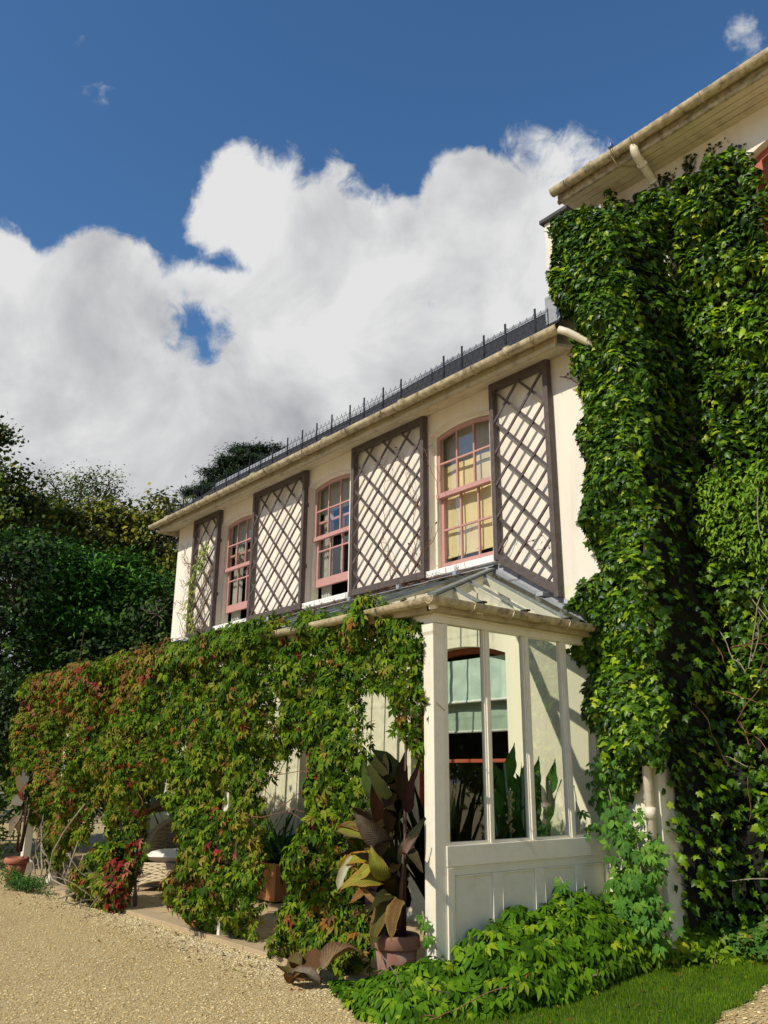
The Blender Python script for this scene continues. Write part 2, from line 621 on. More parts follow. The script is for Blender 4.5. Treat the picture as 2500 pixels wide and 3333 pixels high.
def palmate_template(seed):
    g = random.Random(seed)
    V, F = [], []
    for ang, ln in ((-82, .62), (-42, .88), (0, 1.0), (42, .88), (82, .62)):
        a = R(ang + g.uniform(-9, 9))
        ln *= g.uniform(.86, 1.1)
        w = ln * g.uniform(.155, .20)
        droop = g.uniform(.25, .6)
        roll = g.uniform(-.35, .35)
        prof = [(.10, .10), (.34, .78), (.58, 1.0), (.80, .62), (1.0, 0.0)]
        o = len(V)
        for t, ww in prof:
            z = -droop * t * t * ln * .8 + .08 * math.sin(t * 3) * ln
            for sx in ((-1, 0, 1) if ww > 0 else (0,)):
                x = sx * ww * w
                y = t * ln
                zz = z + (.28 * abs(x) if True else 0) + roll * x
                V.append((x * math.cos(a) + y * math.sin(a), -x * math.sin(a) + y * math.cos(a), zz))
        for k in range(3):
            b = o + k * 3
            F += [(b, b + 1, b + 4, b + 3), (b + 1, b + 2, b + 5, b + 4)]
        b = o + 9
        F += [(b, b + 1, o + 12), (b + 1, b + 2, o + 12)]
    return tri_template(V, F)

def palmate_lite(seed):
    g = random.Random(seed + 40)
    V, F = [], []
    for ang, ln in ((-80, .66), (-42, .88), (0, 1.0), (42, .88), (80, .66)):
        a = R(ang + g.uniform(-9, 9))
        ln *= g.uniform(.86, 1.1)
        w = ln * g.uniform(.165, .21)
        droop = g.uniform(.2, .55)
        roll = g.uniform(-.35, .35)
        o = len(V)
        for t, xs in ((.08, (0,)), (.55, (-1, 0, 1)), (1.0, (0,))):
            for sx in xs:
                x, y = sx * w, t * ln
                z = -droop * t * t * ln * .8 + .08 * math.sin(t * 3) * ln + .3 * abs(x) + roll * x
                V.append((x * math.cos(a) + y * math.sin(a), -x * math.sin(a) + y * math.cos(a), z))
        F += [(o, o + 2, o + 1), (o, o + 3, o + 2), (o + 1, o + 2, o + 4), (o + 2, o + 3, o + 4)]
    return tri_template(V, F)

def oval_template(w=.5, fold=.18, droop=.15):
    V = [(0, 0, 0), (-w * .45, .3, fold * w), (0, .35, 0), (w * .45, .3, fold * w), (-w * .4, .65, fold * w - droop * .4), (0, .7, -droop * .4), (w * .4, .65, fold * w - droop * .4), (0, 1, -droop)]
    F = [(0, 2, 1), (0, 3, 2), (1, 2, 5, 4), (2, 3, 6, 5), (4, 5, 7), (5, 6, 7)]
    return tri_template(V, F)

def quad_template(w=.7):
    V = [(0, 0, 0), (-w / 2, .45, .10), (w / 2, .45, .10), (0, 1, -.1)]
    return tri_template(V, [(0, 2, 1), (1, 2, 3)])

IVY = [ivy_template(k) for k in range(3)]
PALM = [palmate_template(k) for k in range(5)]
PALML = [palmate_lite(k) for k in range(6)]
OVAL = [oval_template(.5), oval_template(.38, .25, .3)]
QUAD = [quad_template(.75), quad_template(.5)]
PETIOLE = None

def unit(a):
    return a / np.maximum(np.linalg.norm(a, axis=1, keepdims=True), 1e-9)

def leaf_frames(n, tip):
    """rotation matrices from normals and approximate tip directions"""
    n = unit(n)
    y = unit(tip - n * (tip * n).sum(1, keepdims=True))
    x = np.cross(y, n)
    return np.stack((x, y, n), axis=2)

def leaf_mesh(name, templates, kinds, pos, rot, size, cols, material):
    vs, ts, cs = [], [], []
    off = 0
    for k, (tv, tt) in enumerate(templates):
        sel = np.where(kinds == k)[0]
        if not len(sel):
            continue
        v = np.einsum('mij,vj->mvi', rot[sel], tv) * size[sel][:, None, None] + pos[sel][:, None, :]
        m, nv = len(sel), len(tv)
        t = tt[None] + (np.arange(m) * nv)[:, None, None] + off
        vs.append(v.reshape(-1, 3))
        ts.append(t.reshape(-1, 3))
        cs.append(np.repeat(cols[sel], nv, axis=0))
        off += m * nv
    v, t, c = np.concatenate(vs), np.concatenate(ts), np.concatenate(cs)
    me = bpy.data.meshes.new(name)
    me.vertices.add(len(v))
    me.vertices.foreach_set('co', v.astype(np.float32).ravel())
    me.loops.add(len(t) * 3)
    me.loops.foreach_set('vertex_index', t.astype(np.int32).ravel())
    me.polygons.add(len(t))
    me.polygons.foreach_set('loop_start', (np.arange(len(t)) * 3).astype(np.int32))
    me.polygons.foreach_set('loop_total', np.full(len(t), 3, np.int32))
    a = me.attributes.new('Col', 'FLOAT_COLOR', 'POINT')
    a.data.foreach_set('color', np.concatenate((c, np.ones((len(c), 1))), 1).astype(np.float32).ravel())
    me.materials.append(material)
    me.update(calc_edges=True)
    return me

def foliage(parent, templates, pos, rot, size, cols, material, singles=300, prio=None, stuff_name='leaves', piece='leaf', nq=10):
    """the nearest leaves become parts of their own, the rest one stuff part"""
    n = len(pos)
    kinds = RS.randint(0, len(templates), n)
    singles = min(singles, n)
    d = np.linalg.norm(pos - CAM, axis=1) / np.maximum(size, 1e-4)
    if prio is not None:
        d = d + prio * 1e3
    order = np.argsort(d)
    near, rest = order[:singles], order[singles:]
    if len(rest):
        me = leaf_mesh(stuff_name, templates, kinds[rest], pos[rest], rot[rest], size[rest], cols[rest], material)
        o = link(stuff_name, me, parent)
        o['kind'] = 'stuff'
    cache = {}
    inv = Matrix.Translation(parent.location).inverted()
    for i in near:
        q = tuple(np.round(cols[i] * 60) / 60)
        key = (kinds[i], q)
        if key not in cache:
            c = np.array([cols[i]])
            cache[key] = leaf_mesh(piece, [templates[kinds[i]]], np.array([0]), np.zeros((1, 3)), np.eye(3)[None], np.array([1.0]), c, material)
        o = bpy.data.objects.new(piece, cache[key])
        COL.objects.link(o)
        o.parent = parent
        o.matrix_parent_inverse = inv
        m = Matrix(rot[i] * size[i]).to_4x4()
        m.translation = Vector(pos[i])
        o.matrix_basis = m

def in_poly(x, z, poly):
    inside = np.zeros(len(x), bool)
    n = len(poly)
    j = n - 1
    for i in range(n):
        xi, zi = poly[i]
        xj, zj = poly[j]
        c = ((zi > z) != (zj > z)) & (x < (xj - xi) * (z - zi) / (zj - zi + 1e-12) + xi)
        inside ^= c
        j = i
    return inside

def edge_dist(x, z, poly):
    d = np.full(len(x), 1e9)
    n = len(poly)
    for i in range(n):
        ax, az = poly[i]
        bx, bz = poly[(i + 1) % n]
        dx, dz = bx - ax, bz - az
        t = np.clip(((x - ax) * dx + (z - az) * dz) / (dx * dx + dz * dz + 1e-12), 0, 1)
        d = np.minimum(d, np.hypot(x - ax - t * dx, z - az - t * dz))
    return d

class VNoise:
    """smooth value noise on a grid, octaves summed, about -1..1"""
    def __init__(s, seed):
        s.g = np.random.RandomState(seed).uniform(-1, 1, (64, 64, 16))
    def __call__(s, x, y, z=0.0, scale=1.0, octaves=2):
        x, y = np.asarray(x, float), np.asarray(y, float)
        z = np.asarray(z, float) + np.zeros_like(x)
        r, amp, tot = 0, 1, 0
        for o in range(octaves):
            X, Y, Z = x / scale * 2 ** o + 17.3 * o, y / scale * 2 ** o + 5.1 * o, z / scale * 2 ** o
            i, j, k = np.floor(X).astype(int), np.floor(Y).astype(int), np.floor(Z).astype(int)
            fx, fy, fz = X - i, Y - j, Z - k
            fx, fy, fz = [q * q * (3 - 2 * q) for q in (fx, fy, fz)]
            def G(a, b, c):
                return s.g[(i + a) % 64, (j + b) % 64, (k + c) % 16]
            v = 0
            for a in (0, 1):
                for b in (0, 1):
                    for c in (0, 1):
                        v = v + G(a, b, c) * (fx if a else 1 - fx) * (fy if b else 1 - fy) * (fz if c else 1 - fz)
            r = r + v * amp
            tot += amp
            amp *= .5
        return r / tot

def pick(palette, n, w=None):
    p = np.array([c[:3] for c in palette], float)
    if w is None:
        w = np.ones(len(p))
    w = np.array(w, float)
    return p[RS.choice(len(p), n, p=w / w.sum())]

# ------------------------------------------------------------------ ground
def ground():
    n = 60
    mb = MB()
    xs = list(np.linspace(-120, -12, 12)) + list(np.linspace(-11, 4, 46)) + list(np.linspace(6, 120, 12))
    ys = list(np.linspace(-120, -10, 10)) + list(np.linspace(-9, 3, 40)) + list(np.linspace(5, 160, 12))
    def h(x, y):
        a = min(max((x + .1) / .5, 0), 1) * min(max((y + 1.9) / 2.4, 0), 1)
        return .10 * a * a * (3 - 2 * a) - .02
    v = [(x, y, h(x, y)) for y in ys for x in xs]
    w = len(xs)
    f = [(j * w + i, j * w + i + 1, (j + 1) * w + i + 1, (j + 1) * w + i) for j in range(len(ys) - 1) for i in range(w - 1)]
    mb.add(v, f).build('ground', M['gravel'], None, True, kind='structure')
ground()

def gheight(x, y):
    a = np.clip((x + .1) / .5, 0, 1) * np.clip((y + 1.9) / 2.4, 0, 1)
    return .10 * a * a * (3 - 2 * a) - .02

def stones(name, n, region, material, size, seed, label=None, lift=0.0):
    rs = np.random.RandomState(seed)
    P = region(rs, n)
    n = len(P)
    oc = np.array([(1, 0, 0), (-1, 0, 0), (0, 1, 0), (0, -1, 0), (0, 0, 1), (0, 0, -.6), (.6, .6, .55), (-.6, .5, .5), (.5, -.6, .5), (-.6, -.6, .45)], float)
    tri = np.array([(6, 4, 2), (6, 0, 4), (6, 2, 0), (7, 2, 4), (7, 4, 1), (7, 1, 2), (8, 4, 0), (8, 0, 3), (8, 3, 4), (9, 1, 4), (9, 4, 3), (9, 3, 1)])
    a = rs.uniform(0, 6.28, n)
    sc = size * (1 + .45 * np.clip(1 - np.abs(P[:, 1:2] + 2.5) / .6, 0, 1)) * rs.lognormal(0, .32, (n, 1)) * rs.uniform([.8, .6, .25], [1.2, 1.0, .5], (n, 3))
    V = oc[None] * sc[:, None, :]
    V += rs.normal(0, .1, V.shape) * sc[:, None, :]
    c, s_ = np.cos(a)[:, None], np.sin(a)[:, None]
    X = V[..., 0] * c - V[..., 1] * s_
    Y = V[..., 0] * s_ + V[..., 1] * c
    V = np.stack((X, Y, V[..., 2]), -1) + P[:, None, :]
    T = tri[None] + (np.arange(n) * len(oc))[:, None, None]
    shade = rs.choice(5, n, p=[.32, .28, .2, .12, .08])
    pal = np.array([(.47, .36, .20), (.40, .29, .15), (.56, .46, .29), (.29, .20, .10), (.64, .56, .41)])[shade]
    pal = pal * rs.uniform(.9, 1.35, (n, 1)) * np.array([[1.12, 1.08, .86]])
    loose = np.clip(1 - np.abs(P[:, 1:2] + 2.5) / .55, 0, 1) * rs.uniform(0, 1, (n, 1))
    pal = pal * (1 - loose) + np.array([[.74, .65, .42]]) * loose
    me = bpy.data.meshes.new(name)
    v, t = V.reshape(-1, 3), T.reshape(-1, 3)
    me.vertices.add(len(v))
    me.vertices.foreach_set('co', v.astype(np.float32).ravel())
    me.loops.add(len(t) * 3)
    me.loops.foreach_set('vertex_index', t.astype(np.int32).ravel())
    me.polygons.add(len(t))
    me.polygons.foreach_set('loop_start', (np.arange(len(t)) * 3).astype(np.int32))
    me.polygons.foreach_set('loop_total', np.full(len(t), 3, np.int32))
    at = me.attributes.new('Col', 'FLOAT_COLOR', 'POINT')
    cc = np.repeat(pal, len(oc), axis=0)
    at.data.foreach_set('color', np.concatenate((cc, np.ones((len(cc), 1))), 1).astype(np.float32).ravel())
    m = bpy.data.materials.new(name + '_stone')
    m.use_nodes = True
    A = m.node_tree.nodes.new('ShaderNodeAttribute')
    A.attribute_name = 'Col'
    m.node_tree.links.new(A.outputs['Color'], m.node_tree.nodes['Principled BSDF'].inputs['Base Color'])
    m.node_tree.nodes['Principled BSDF'].inputs['Roughness'].default_value = .85
    m.node_tree.nodes['Principled BSDF'].inputs['Specular IOR Level'].default_value = .2
    me.materials.append(m)
    me.update(calc_edges=True)
    o = link(name, me)
    o['kind'] = 'stuff'
    return o

def gravel_region(rs, n):
    P = []
    x = rs.uniform(-12, 1.2, n * 2)
    y = rs.uniform(-5.4, -2.36, n * 2)
    keep = (y < -2.36) & (y > -5.3 + (x + 1.4) * -0.0 - .0)
    # the wedge of gravel that the camera takes in, denser near the house
    front = -5.2 + (x + 1.4) * 1.30
    keep &= (y > np.where(x > -1.4, front, -5.2 - 0 * x)) & (y > -3.2 + (x + 9.5) * -.28)
    keep &= rs.uniform(0, 1, n * 2) < np.clip(1.25 - np.hypot(x - 1, y + 3.4) / 11, .25, 1)
    x, y = x[keep][:n], y[keep][:n]
    return np.stack((x, y, gheight(x, y) + .002), 1)
stones('gravel_stones', 62000, gravel_region, None, .0072, 3)

def gravel_path(rs, n):
    x = rs.uniform(1.2, 3.2, n * 3)
    y = rs.uniform(-2.6, 1.2, n * 3)
    k = x > 1.53 - (y + .5) * .14 + .04 * np.sin(y * 7)
    x, y = x[k][:n], y[k][:n]
    return np.stack((x, y, gheight(x, y) + .006), 1)
stones('path_gravel', 6000, gravel_path, None, .011, 8)

# lawn strip: a sheet of turf on the ground and blades on it
def lawn():
    mb = MB()
    ys = np.linspace(-3.2, 1.3, 28)
    v, f = [], []
    for y in ys:
        xr = 1.53 - (y + .5) * .14 + .03 * math.sin(y * 9) + .02 * math.sin(y * 23)
        xl = .28
        for k in range(9):
            x = xl + (xr - xl) * k / 8
            v.append((x, y, float(gheight(x, y)) + .012))
    for j in range(len(ys) - 1):
        for k in range(8):
            f.append((j * 9 + k, j * 9 + k + 1, (j + 1) * 9 + k + 1, (j + 1) * 9 + k))
    mb.add(v, f).build('lawn', M['turf'], None, True, kind='structure')
    n = 75000
    y = RS.uniform(-3.1, 1.25, n)
    x = RS.uniform(.28, 1.72, n)
    xr = 1.55 - (y + .5) * .14 + .03 * np.sin(y * 9) + .02 * np.sin(y * 23) + RS.normal(0, .025, n)
    k = (x < xr)
    x, y = x[k], y[k]
    n = len(x)
    nz = VNoise(4)
    pos = np.stack((x, y, gheight(x, y) + .008), 1)
    az = RS.uniform(0, 6.28, n)
    lean = RS.uniform(.05, .75, n)
    tip = np.stack((np.cos(az) * lean, np.sin(az) * lean, np.ones(n)), 1)
    nor = np.stack((-np.sin(az + 1.2), np.cos(az + 1.2), np.full(n, .2)), 1)
    rot = leaf_frames(nor, tip)
    # long axis of the blade follows the tip exactly
    yv = unit(tip)
    xv = unit(np.cross(yv, nor))
    rot = np.stack((xv, yv, np.cross(xv, yv)), 2)
    size = RS.uniform(.018, .042, n)
    base = pick([(.105, .205, .006), (.145, .25, .009), (.07, .145, .005), (.19, .285, .014), (.28, .26, .06)], n, (4, 4, 3, 2, .4))
    base *= (1 + .3 * nz(x, y, 0, .35, 2))[:, None]
    V = [(-.06, 0, 0), (.06, 0, 0), (-.04, .6, .05), (.04, .6, .05), (0, 1, .16)]
    t = tri_template(V, [(0, 1, 3, 2), (2, 3, 4)])
    me = leaf_mesh('grass', [t], np.zeros(n, int), pos, rot, size, base, M['grass'])
    o = link('grass', me)
    o['kind'] = 'stuff'
lawn()

# ------------------------------------------------------------------ the low wing of the house
WX0, WX1 = -9.9, .62
UP = [(-8.15, -7.04), (-5.335, -4.225), (-2.47, -1.36)]       # upper windows
Z_SILL, Z_SP, Z_CR = 4.13, 6.03, 6.11
LOW = [(-8.9, -7.4), (-5.3, -4.25), (-2.85, -1.225)]           # windows under the veranda

wing = thing('house_wing', 'long low cream stucco wing of the house with three pink sash windows between trellis panels', 'house', (-4.6, 2, 0))
def build_wing():
    holes = [arch_outline(a, b, Z_SILL, Z_SP, Z_CR) for a, b in UP]
    mb = MB()
    holed_wall(mb, [(WX0, 3.6), (WX1, 3.6), (WX1, 6.36), (WX0, 6.36)], holes, 0.0, .24)
    mb.add([(WX0, 0, 3.6), (WX0, 5, 3.6), (WX0, 5, 6.36), (WX0, 0, 6.36)], [(0, 1, 2, 3)])
    mb.add([(WX1, 0, 3.6), (WX1, 5, 3.6), (WX1, 5, 6.36), (WX1, 0, 6.36)], [(0, 1, 2, 3)])
    mb.build('wall', M['stucco'], wing)
    mb = MB()
    lh = [arch_outline(a, b, .55, 2.98, 3.12) for a, b in LOW]
    holed_wall(mb, [(WX0, -.1), (WX1, -.1), (WX1, 3.6), (WX0, 3.6)], lh, 0.0, .24)
    mb.add([(WX0, 0, -.1), (WX0, 5, -.1), (WX0, 5, 3.6), (WX0, 0, 3.6)], [(0, 1, 2, 3)])
    mb.add([(WX1, 0, -.1), (WX1, 5, -.1), (WX1, 5, 3.6), (WX1, 0, 3.6)], [(0, 1, 2, 3)])
    mb.build('lower_wall', M['stucco_low'], wing)
    # rooms
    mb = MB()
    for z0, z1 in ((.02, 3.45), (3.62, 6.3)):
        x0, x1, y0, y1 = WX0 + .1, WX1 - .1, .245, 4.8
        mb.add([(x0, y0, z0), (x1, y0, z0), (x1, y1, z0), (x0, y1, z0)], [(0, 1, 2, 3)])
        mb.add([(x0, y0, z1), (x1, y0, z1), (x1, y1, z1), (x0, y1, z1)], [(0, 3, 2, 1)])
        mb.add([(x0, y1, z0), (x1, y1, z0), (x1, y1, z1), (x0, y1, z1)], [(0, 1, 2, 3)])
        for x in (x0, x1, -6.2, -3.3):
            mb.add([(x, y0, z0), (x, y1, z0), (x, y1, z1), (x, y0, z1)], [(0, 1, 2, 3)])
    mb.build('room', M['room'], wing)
    # soffit, cornice, fascia
    MB().prism_x([(-.002, 6.318), (-.37, 6.225), (-.37, 6.26), (-.002, 6.36)], WX0 - .12, .02).build('soffit', M['fascia2'], wing)
    MB().prism_x([(-.352, 6.205), (-.387, 6.205), (-.397, 6.25), (-.377, 6.265), (-.377, 6.405), (-.352, 6.405)], WX0 - .16, .04).build('fascia', M['fascia'], wing)
    MB().box(WX0 - .16, WX0 - .122, -.351, 2.2, 6.21, 6.4).build('fascia', M['fascia'], wing)
    gutter(wing, WX0 - .32, .16, -.47, 6.362, .068, M['gutter'])
    for x in (-9.97, -9.0, -8.33, -7.39, -6.75, -5.84, -4.75, -3.65, -2.85, -2.1, -1.13, -.19):
        bracket(wing, x, -.47, 6.362, .072, -.38)
    for x in (-9.5, -7.9, -6.3, -4.25, -2.5, -.62):
        MB().tube([(x, -.47, 6.358), (x + .06, -.47, 6.358)], .073, 12).build('gutter_collar', M['gutter'], wing, True)
    for x in np.arange(-9.6, 0, .62):
        MB().beam((x, -.392, 6.30), (x, -.30, 6.232), .02, .012).build('gutter_stay', M['gutter'], wing)
    # roof
    nx, sl = 36, []
    y0, z0, y1, z1 = -.45, 6.40, 2.2, 8.58
    L = math.hypot(y1 - y0, z1 - z0)
    dy, dz = (y1 - y0) / L, (z1 - z0) / L
    k_ = dz / dy
    def rp(x, y, o=0.0):
        return (x, y, z0 + (y - y0) * k_ + o)
    MB().add([rp(WX0 - .25, y0 + .03), rp(-.02, y0 + .03), rp(-.02, 2.05), rp(-4.0, 2.05), rp(-4.9, .9), rp(WX0 - .25, .9),
              (WX0 - .25, 4.8, 7.3), (-.02, 4.8, 8.2), (-4.0, 4.8, 8.2), (-4.9, 4.8, 7.3)],
             [(0, 1, 2, 3, 4, 5), (5, 4, 9, 6), (3, 2, 7, 8), (4, 3, 8, 9)]).build('roof_deck', M['slate'], wing)
    def roof_top(x):
        return float(np.interp(x, [-4.9, -4.0], [.9, 2.05]))
    tile = MB().box(-.139, .139, 0, .34, -.004, .005).mesh('slate', M['slate'])
    rowh = .2
    rows = int(L / rowh)
    lst = []
    for j in range(rows):
        for i in range(nx):
            x = -.16 - i * .284 - (.142 if j % 2 else 0)
            if x < WX0 - .1:
                continue
            s = j * rowh
            if y0 + dy * (s + .16) > roof_top(x):
                continue
            lst.append((x, y0 + dy * s, z0 + dz * s))
    lst.sort(key=lambda p: (Vector(p) - Vector(CAM)).length)
    ang = math.atan2(dz, dy)
    rest = MB()
    for k, p in enumerate(lst):
        m = Matrix.Translation((p[0], p[1], p[2] + .018)) @ Matrix.Rotation(ang - .028, 4, 'X') @ Matrix.Rotation(rnd.uniform(-.01, .01), 4, 'Z')
        if k < 300:
            at_mesh('slate', tile, wing, m)
        else:
            rest.add([m @ v.co for v in tile.vertices], [tuple(q.vertices) for q in tile.polygons])
    rest.build('slates', M['slate'], wing, kind='stuff')
    ends = [(-.02, 2.05), (-4.0, 2.05), (-4.9, .9), (WX0 - .25, .9)]
    for (xa, ya), (xb, yb) in zip(ends[:-1], ends[1:]):
        rid = MB()
        rid.tube([rp(xa, ya, .03), rp(xb, yb, .03)], .055, 10)
        rid.add([rp(xa, ya - .14, .035), rp(xb, yb - .14, .035), rp(xb, yb, .05), rp(xa, ya, .05)], [(0, 1, 2, 3)])
        rid.build('ridge', M['lead'], wing, True)
    # pier with a slate cap at the end of the wing, and its lead flashing
    pr = thing('wall_pier', 'short cream pier with a dark slate cap rising above the wing gutter beside the ivy', 'pier', (.0, .6, 6.4))
    MB().box(-.385, -.03, .08, 1.19, 6.40, 8.245).build('shaft', M['stucco'], pr)
    MB().box(-.43, .0, .03, 1.19, 8.248, 8.30).build('cap', M['slate'], pr, bevel=.006)
    MB().box(-.029, .62, .08, 1.19, 6.40, 7.45).build('shoulder', M['stucco'], pr)
    MB().prism_x([(.02, 6.80), (.074, 6.80), (.074, 7.22), (.02, 7.18)], -.40, -.02).build('flashing', M['lead'], pr)

def gutter(parent, x0, x1, y, z, r, m, axis='x', name='gutter', ends=True, joints=()):
    mb = MB()
    seg = 10
    prof = []
    for k in range(seg + 1):
        t = math.pi + math.pi * k / seg
        prof.append((math.cos(t) * r, math.sin(t) * r))
    inner = [(a * .88, b * .88) for a, b in reversed(prof)]
    loop = prof + [(r, .012), (r * .86, .012)] + inner + [(-r * .86, .012), (-r, .012)]
    if axis == 'x':
        mb.prism_x([(y + a, z + b) for a, b in loop], x0, x1)
    else:
        n = len(loop)
        v = [(y + a, x0, z + b) for a, b in loop] + [(y + a, x1, z + b) for a, b in loop]
        mb.add(v, [tuple(range(n)), tuple(range(2 * n - 1, n - 1, -1))] + [(i, i + n, (i + 1) % n + n, (i + 1) % n) for i in range(n)])
    return mb.build(name, m, parent)

def bracket(parent, x, y, z, r, yback, axis='x', m=None, collar=False):
    pts = []
    for k in range(9):
        t = math.pi * k / 8
        pts.append((-math.cos(t) * r * 1.04, -math.sin(t) * r * 1.04))
    pts.append((yback - y, -.02) if axis == 'x' else (yback - y, -.02))
    mb = MB()
    w = .014
    for (a, b), (c, d) in zip(pts[:-1], pts[1:]):
        if axis == 'x':
            mb.beam((x, y + a, z + b), (x, y + c, z + d), w * 1.8, .006, (0, -b - 1e-4, 1e-4 - a) if False else (1, 0, 0))
        else:
            mb.beam((y + a, x, z + b), (y + c, x, z + d), w * 1.8, .006, (0, 1, 0))
    mb.build('gutter_bracket', m or M['gutter'], parent)
build_wing()

def sash_window(x0, x1, lift, idx, parent):
    """vertically sliding sash window in an arched opening; everything hangs under one window part"""
    yf = .12
    out = arch_outline(x0 - .0, x1 + .0, Z_SILL, Z_SP, Z_CR, 12)
    def inset(d, zb, y=0):
        a = arch_outline(x0 + d, x1 - d, zb, Z_SP - d * .55, Z_CR - d, 12)
        return a
    mb = MB()
    frame_ring(mb, inset(-.005, Z_SILL), inset(.035, Z_SILL + .02), yf - .015, .235)
    w = mb.build('window', M['white'], parent)
    MB().box(x0 - .07, x1 + .09, -.07, .11, Z_SILL - .085, Z_SILL - .001).build('sill', M['sill'], w, bevel=.006)
    # outer (upper) sash
    zm = 5.17
    mb = MB()
    frame_ring(mb, arch_outline(x0 + .036, x1 - .036, zm - .03, Z_SP - .03, Z_CR - .04, 12), arch_outline(x0 + .085, x1 - .085, zm + .03, Z_SP - .065, Z_CR - .095, 12), yf, yf + .045)
    mb.box(x0 + .02, x1 - .02, yf - .018, yf - .0015, zm - .035, zm + .03)
    mb.build('upper_sash', M['pink'], w, bevel=.004)
    xs = [x0 + .085 + (x1 - x0 - .17) * k / 3 for k in (1, 2)]
    mb = MB()
    for x in xs:
        mb.box(x - .012, x + .012, yf + .004, yf + .036, zm + .031, Z_CR - .10)
    for a, b in ((x0 + .086, xs[0] - .0125), (xs[0] + .0125, xs[1] - .0125), (xs[1] + .0125, x1 - .086)):
        mb.box(a, b, yf + .005, yf + .035, 5.607, 5.630)
    mb.build('glazing_bar', M['pink'], w)
    def panes(x0, x1, z0, zmid, z1, y):
        e = [x0] + xs + [x1]
        for i in range(3):
            for za, zb in ((z0, zmid - .012), (zmid + .012, z1)):
                m = MB()
                t = rnd.uniform(-.004, .004)
                u = rnd.uniform(-.004, .004)
                m.add([(e[i] + .012, y + t, za), (e[i + 1] - .012, y - t, za), (e[i + 1] - .012, y - t + u, zb), (e[i] + .012, y + t + u, zb)], [(0, 1, 2, 3)])
                m.build('pane', M['glass'], w)
    panes(x0 + .07, x1 - .07, zm + .02, 5.62, Z_CR - .10, yf + .02)
    # inner (lower) sash, raised by lift
    yl = yf + .055
    zb = Z_SILL + .003 + lift
    zt = zm + .02 + lift
    mb = MB()
    mb.box(x0 + .040, x1 - .040, yl, yl + .045, zb, zb + .13)
    mb.box(x0 + .040, x1 - .040, yl, yl + .045, zt - .04, zt)
    mb.box(x0 + .040, x0 + .088, yl + .001, yl + .044, zb + .131, zt - .041)
    mb.box(x1 - .088, x1 - .040, yl + .001, yl + .044, zb + .131, zt - .041)
    mb.build('lower_sash', M['pink'], w, bevel=.004)
    zmid = (zb + .13 + zt - .04) / 2
    mb = MB()
    for x in xs:
        mb.box(x - .012, x + .012, yl + .004, yl + .036, zb + .131, zt - .041)
    for a, b in ((x0 + .089, xs[0] - .0125), (xs[0] + .0125, xs[1] - .0125), (xs[1] + .0125, x1 - .089)):
        mb.box(a, b, yl + .005, yl + .035, zmid - .012, zmid + .011)
    mb.build('glazing_bar', M['pink'], w)
    panes(x0 + .08, x1 - .08, zb + .12, zmid, zt - .03, yl + .02)
    # what hangs inside
    if idx == 2:
        mb = MB()
        n = 20
        z0 = 4.36
        v, f = [], []
        for i in range(n + 1):
            x = x0 - .10 + (x1 - x0 + .20) * i / n
            for k in range(7):
                z = z0 + .02 * math.sin(i * .7) * (1 if k == 0 else 0) + (5.62 - z0) * k / 6
                v.append((x, .262 + .006 * math.sin(i * .9 + k), z))
        for i in range(n):
            for k in range(6):
                f.append((i * 7 + k, (i + 1) * 7 + k, (i + 1) * 7 + k + 1, i * 7 + k + 1))
        mb.add(v, f).build('roller_blind', M['yblind'], w, True)
        MB().box(x0 + .06, x1 - .06, .252, .272, z0 - .02, z0 + .008).build('blind_bar', M['yblind'], w)
        MB().tube([((x0 + x1) / 2 + .1, .25, 4.35), ((x0 + x1) / 2 + .1, .25, 4.27)], .006, 6).build('blind_pull', M['twig'], w)
        MB().box(x0 - .12, x1 + .12, .29, .30, 5.62, 6.15).build('curtain', M['curtain'], w)
        MB().box(x0 + .05, x1 - .05, .30, .36, 4.14, 4.30).build('inner_sill', M['sill'], w)
    else:
        mb = MB()
        v, f = [], []
        n = 16
        wd = .24 if idx == 1 else .30
        for sgn, xx in ((1, x0 + .03), (-1, x1 - .03)):
            o = len(v)
            for i in range(n + 1):
                x = xx + sgn * wd * i / n
                for z in (4.0, 6.2):
                    v.append((x, .30 + .025 * math.sin(i * 1.7), z))
            f += [(o + 2 * i, o + 2 * i + 2, o + 2 * i + 3, o + 2 * i + 1) for i in range(n)]
        mb.add(v, f).build('curtain', M['curtain'], w, True)
        MB().box(x0 - .12, x1 + .12, .27, .28, 5.62 if idx == 1 else 5.64, 6.15).build('roller_blind', M['curtain'], w)
    if idx == 1:
        MB().tube([(xs[1] - .1, yl + .06, zb + .2), (xs[1] - .1, yl + .06, 5.9)], .004, 5).build('cord', M['sill'], w)
for i, (a, b) in enumerate(UP):
    sash_window(a, b, (.26, .27, .0)[i], i, wing)

# wooden chair just inside the middle window
ch = thing('wooden_chair', 'red brown wooden chair seen through the open gap under the middle upper window sash', 'chair', (-4.46, .75, 3.63))
def wood_chair(x, y, z):
    m = M['chairwood']
    for sx in (-.2, .2):
        MB().tube([(x + sx, y - .18, z), (x + sx * .98, y - .19, z + .5), (x + sx * .92, y - .27, z + 1.0)], .019, 8).build('back_post', m, ch, True)
        MB().tube([(x + sx, y + .2, z), (x + sx, y + .2, z + .45)], .018, 8).build('leg', m, ch, True)
    MB().box(x - .22, x + .22, y - .2, y + .22, z + .45, z + .49).build('seat', m, ch, bevel=.01)
    for zz, hh in ((.93, .10), (.70, .05)):
        pts = [(x - .19 + .38 * k / 6, y - .26 + .04 * zz - .04 * math.sin(math.pi * k / 6), z + zz) for k in range(7)]
        mb = MB()
        for p, q in zip(pts[:-1], pts[1:]):
            mb.beam(p, q, .02, hh)
        mb.build('back_rail', m, ch)
wood_chair(-4.46, .75, 3.63)

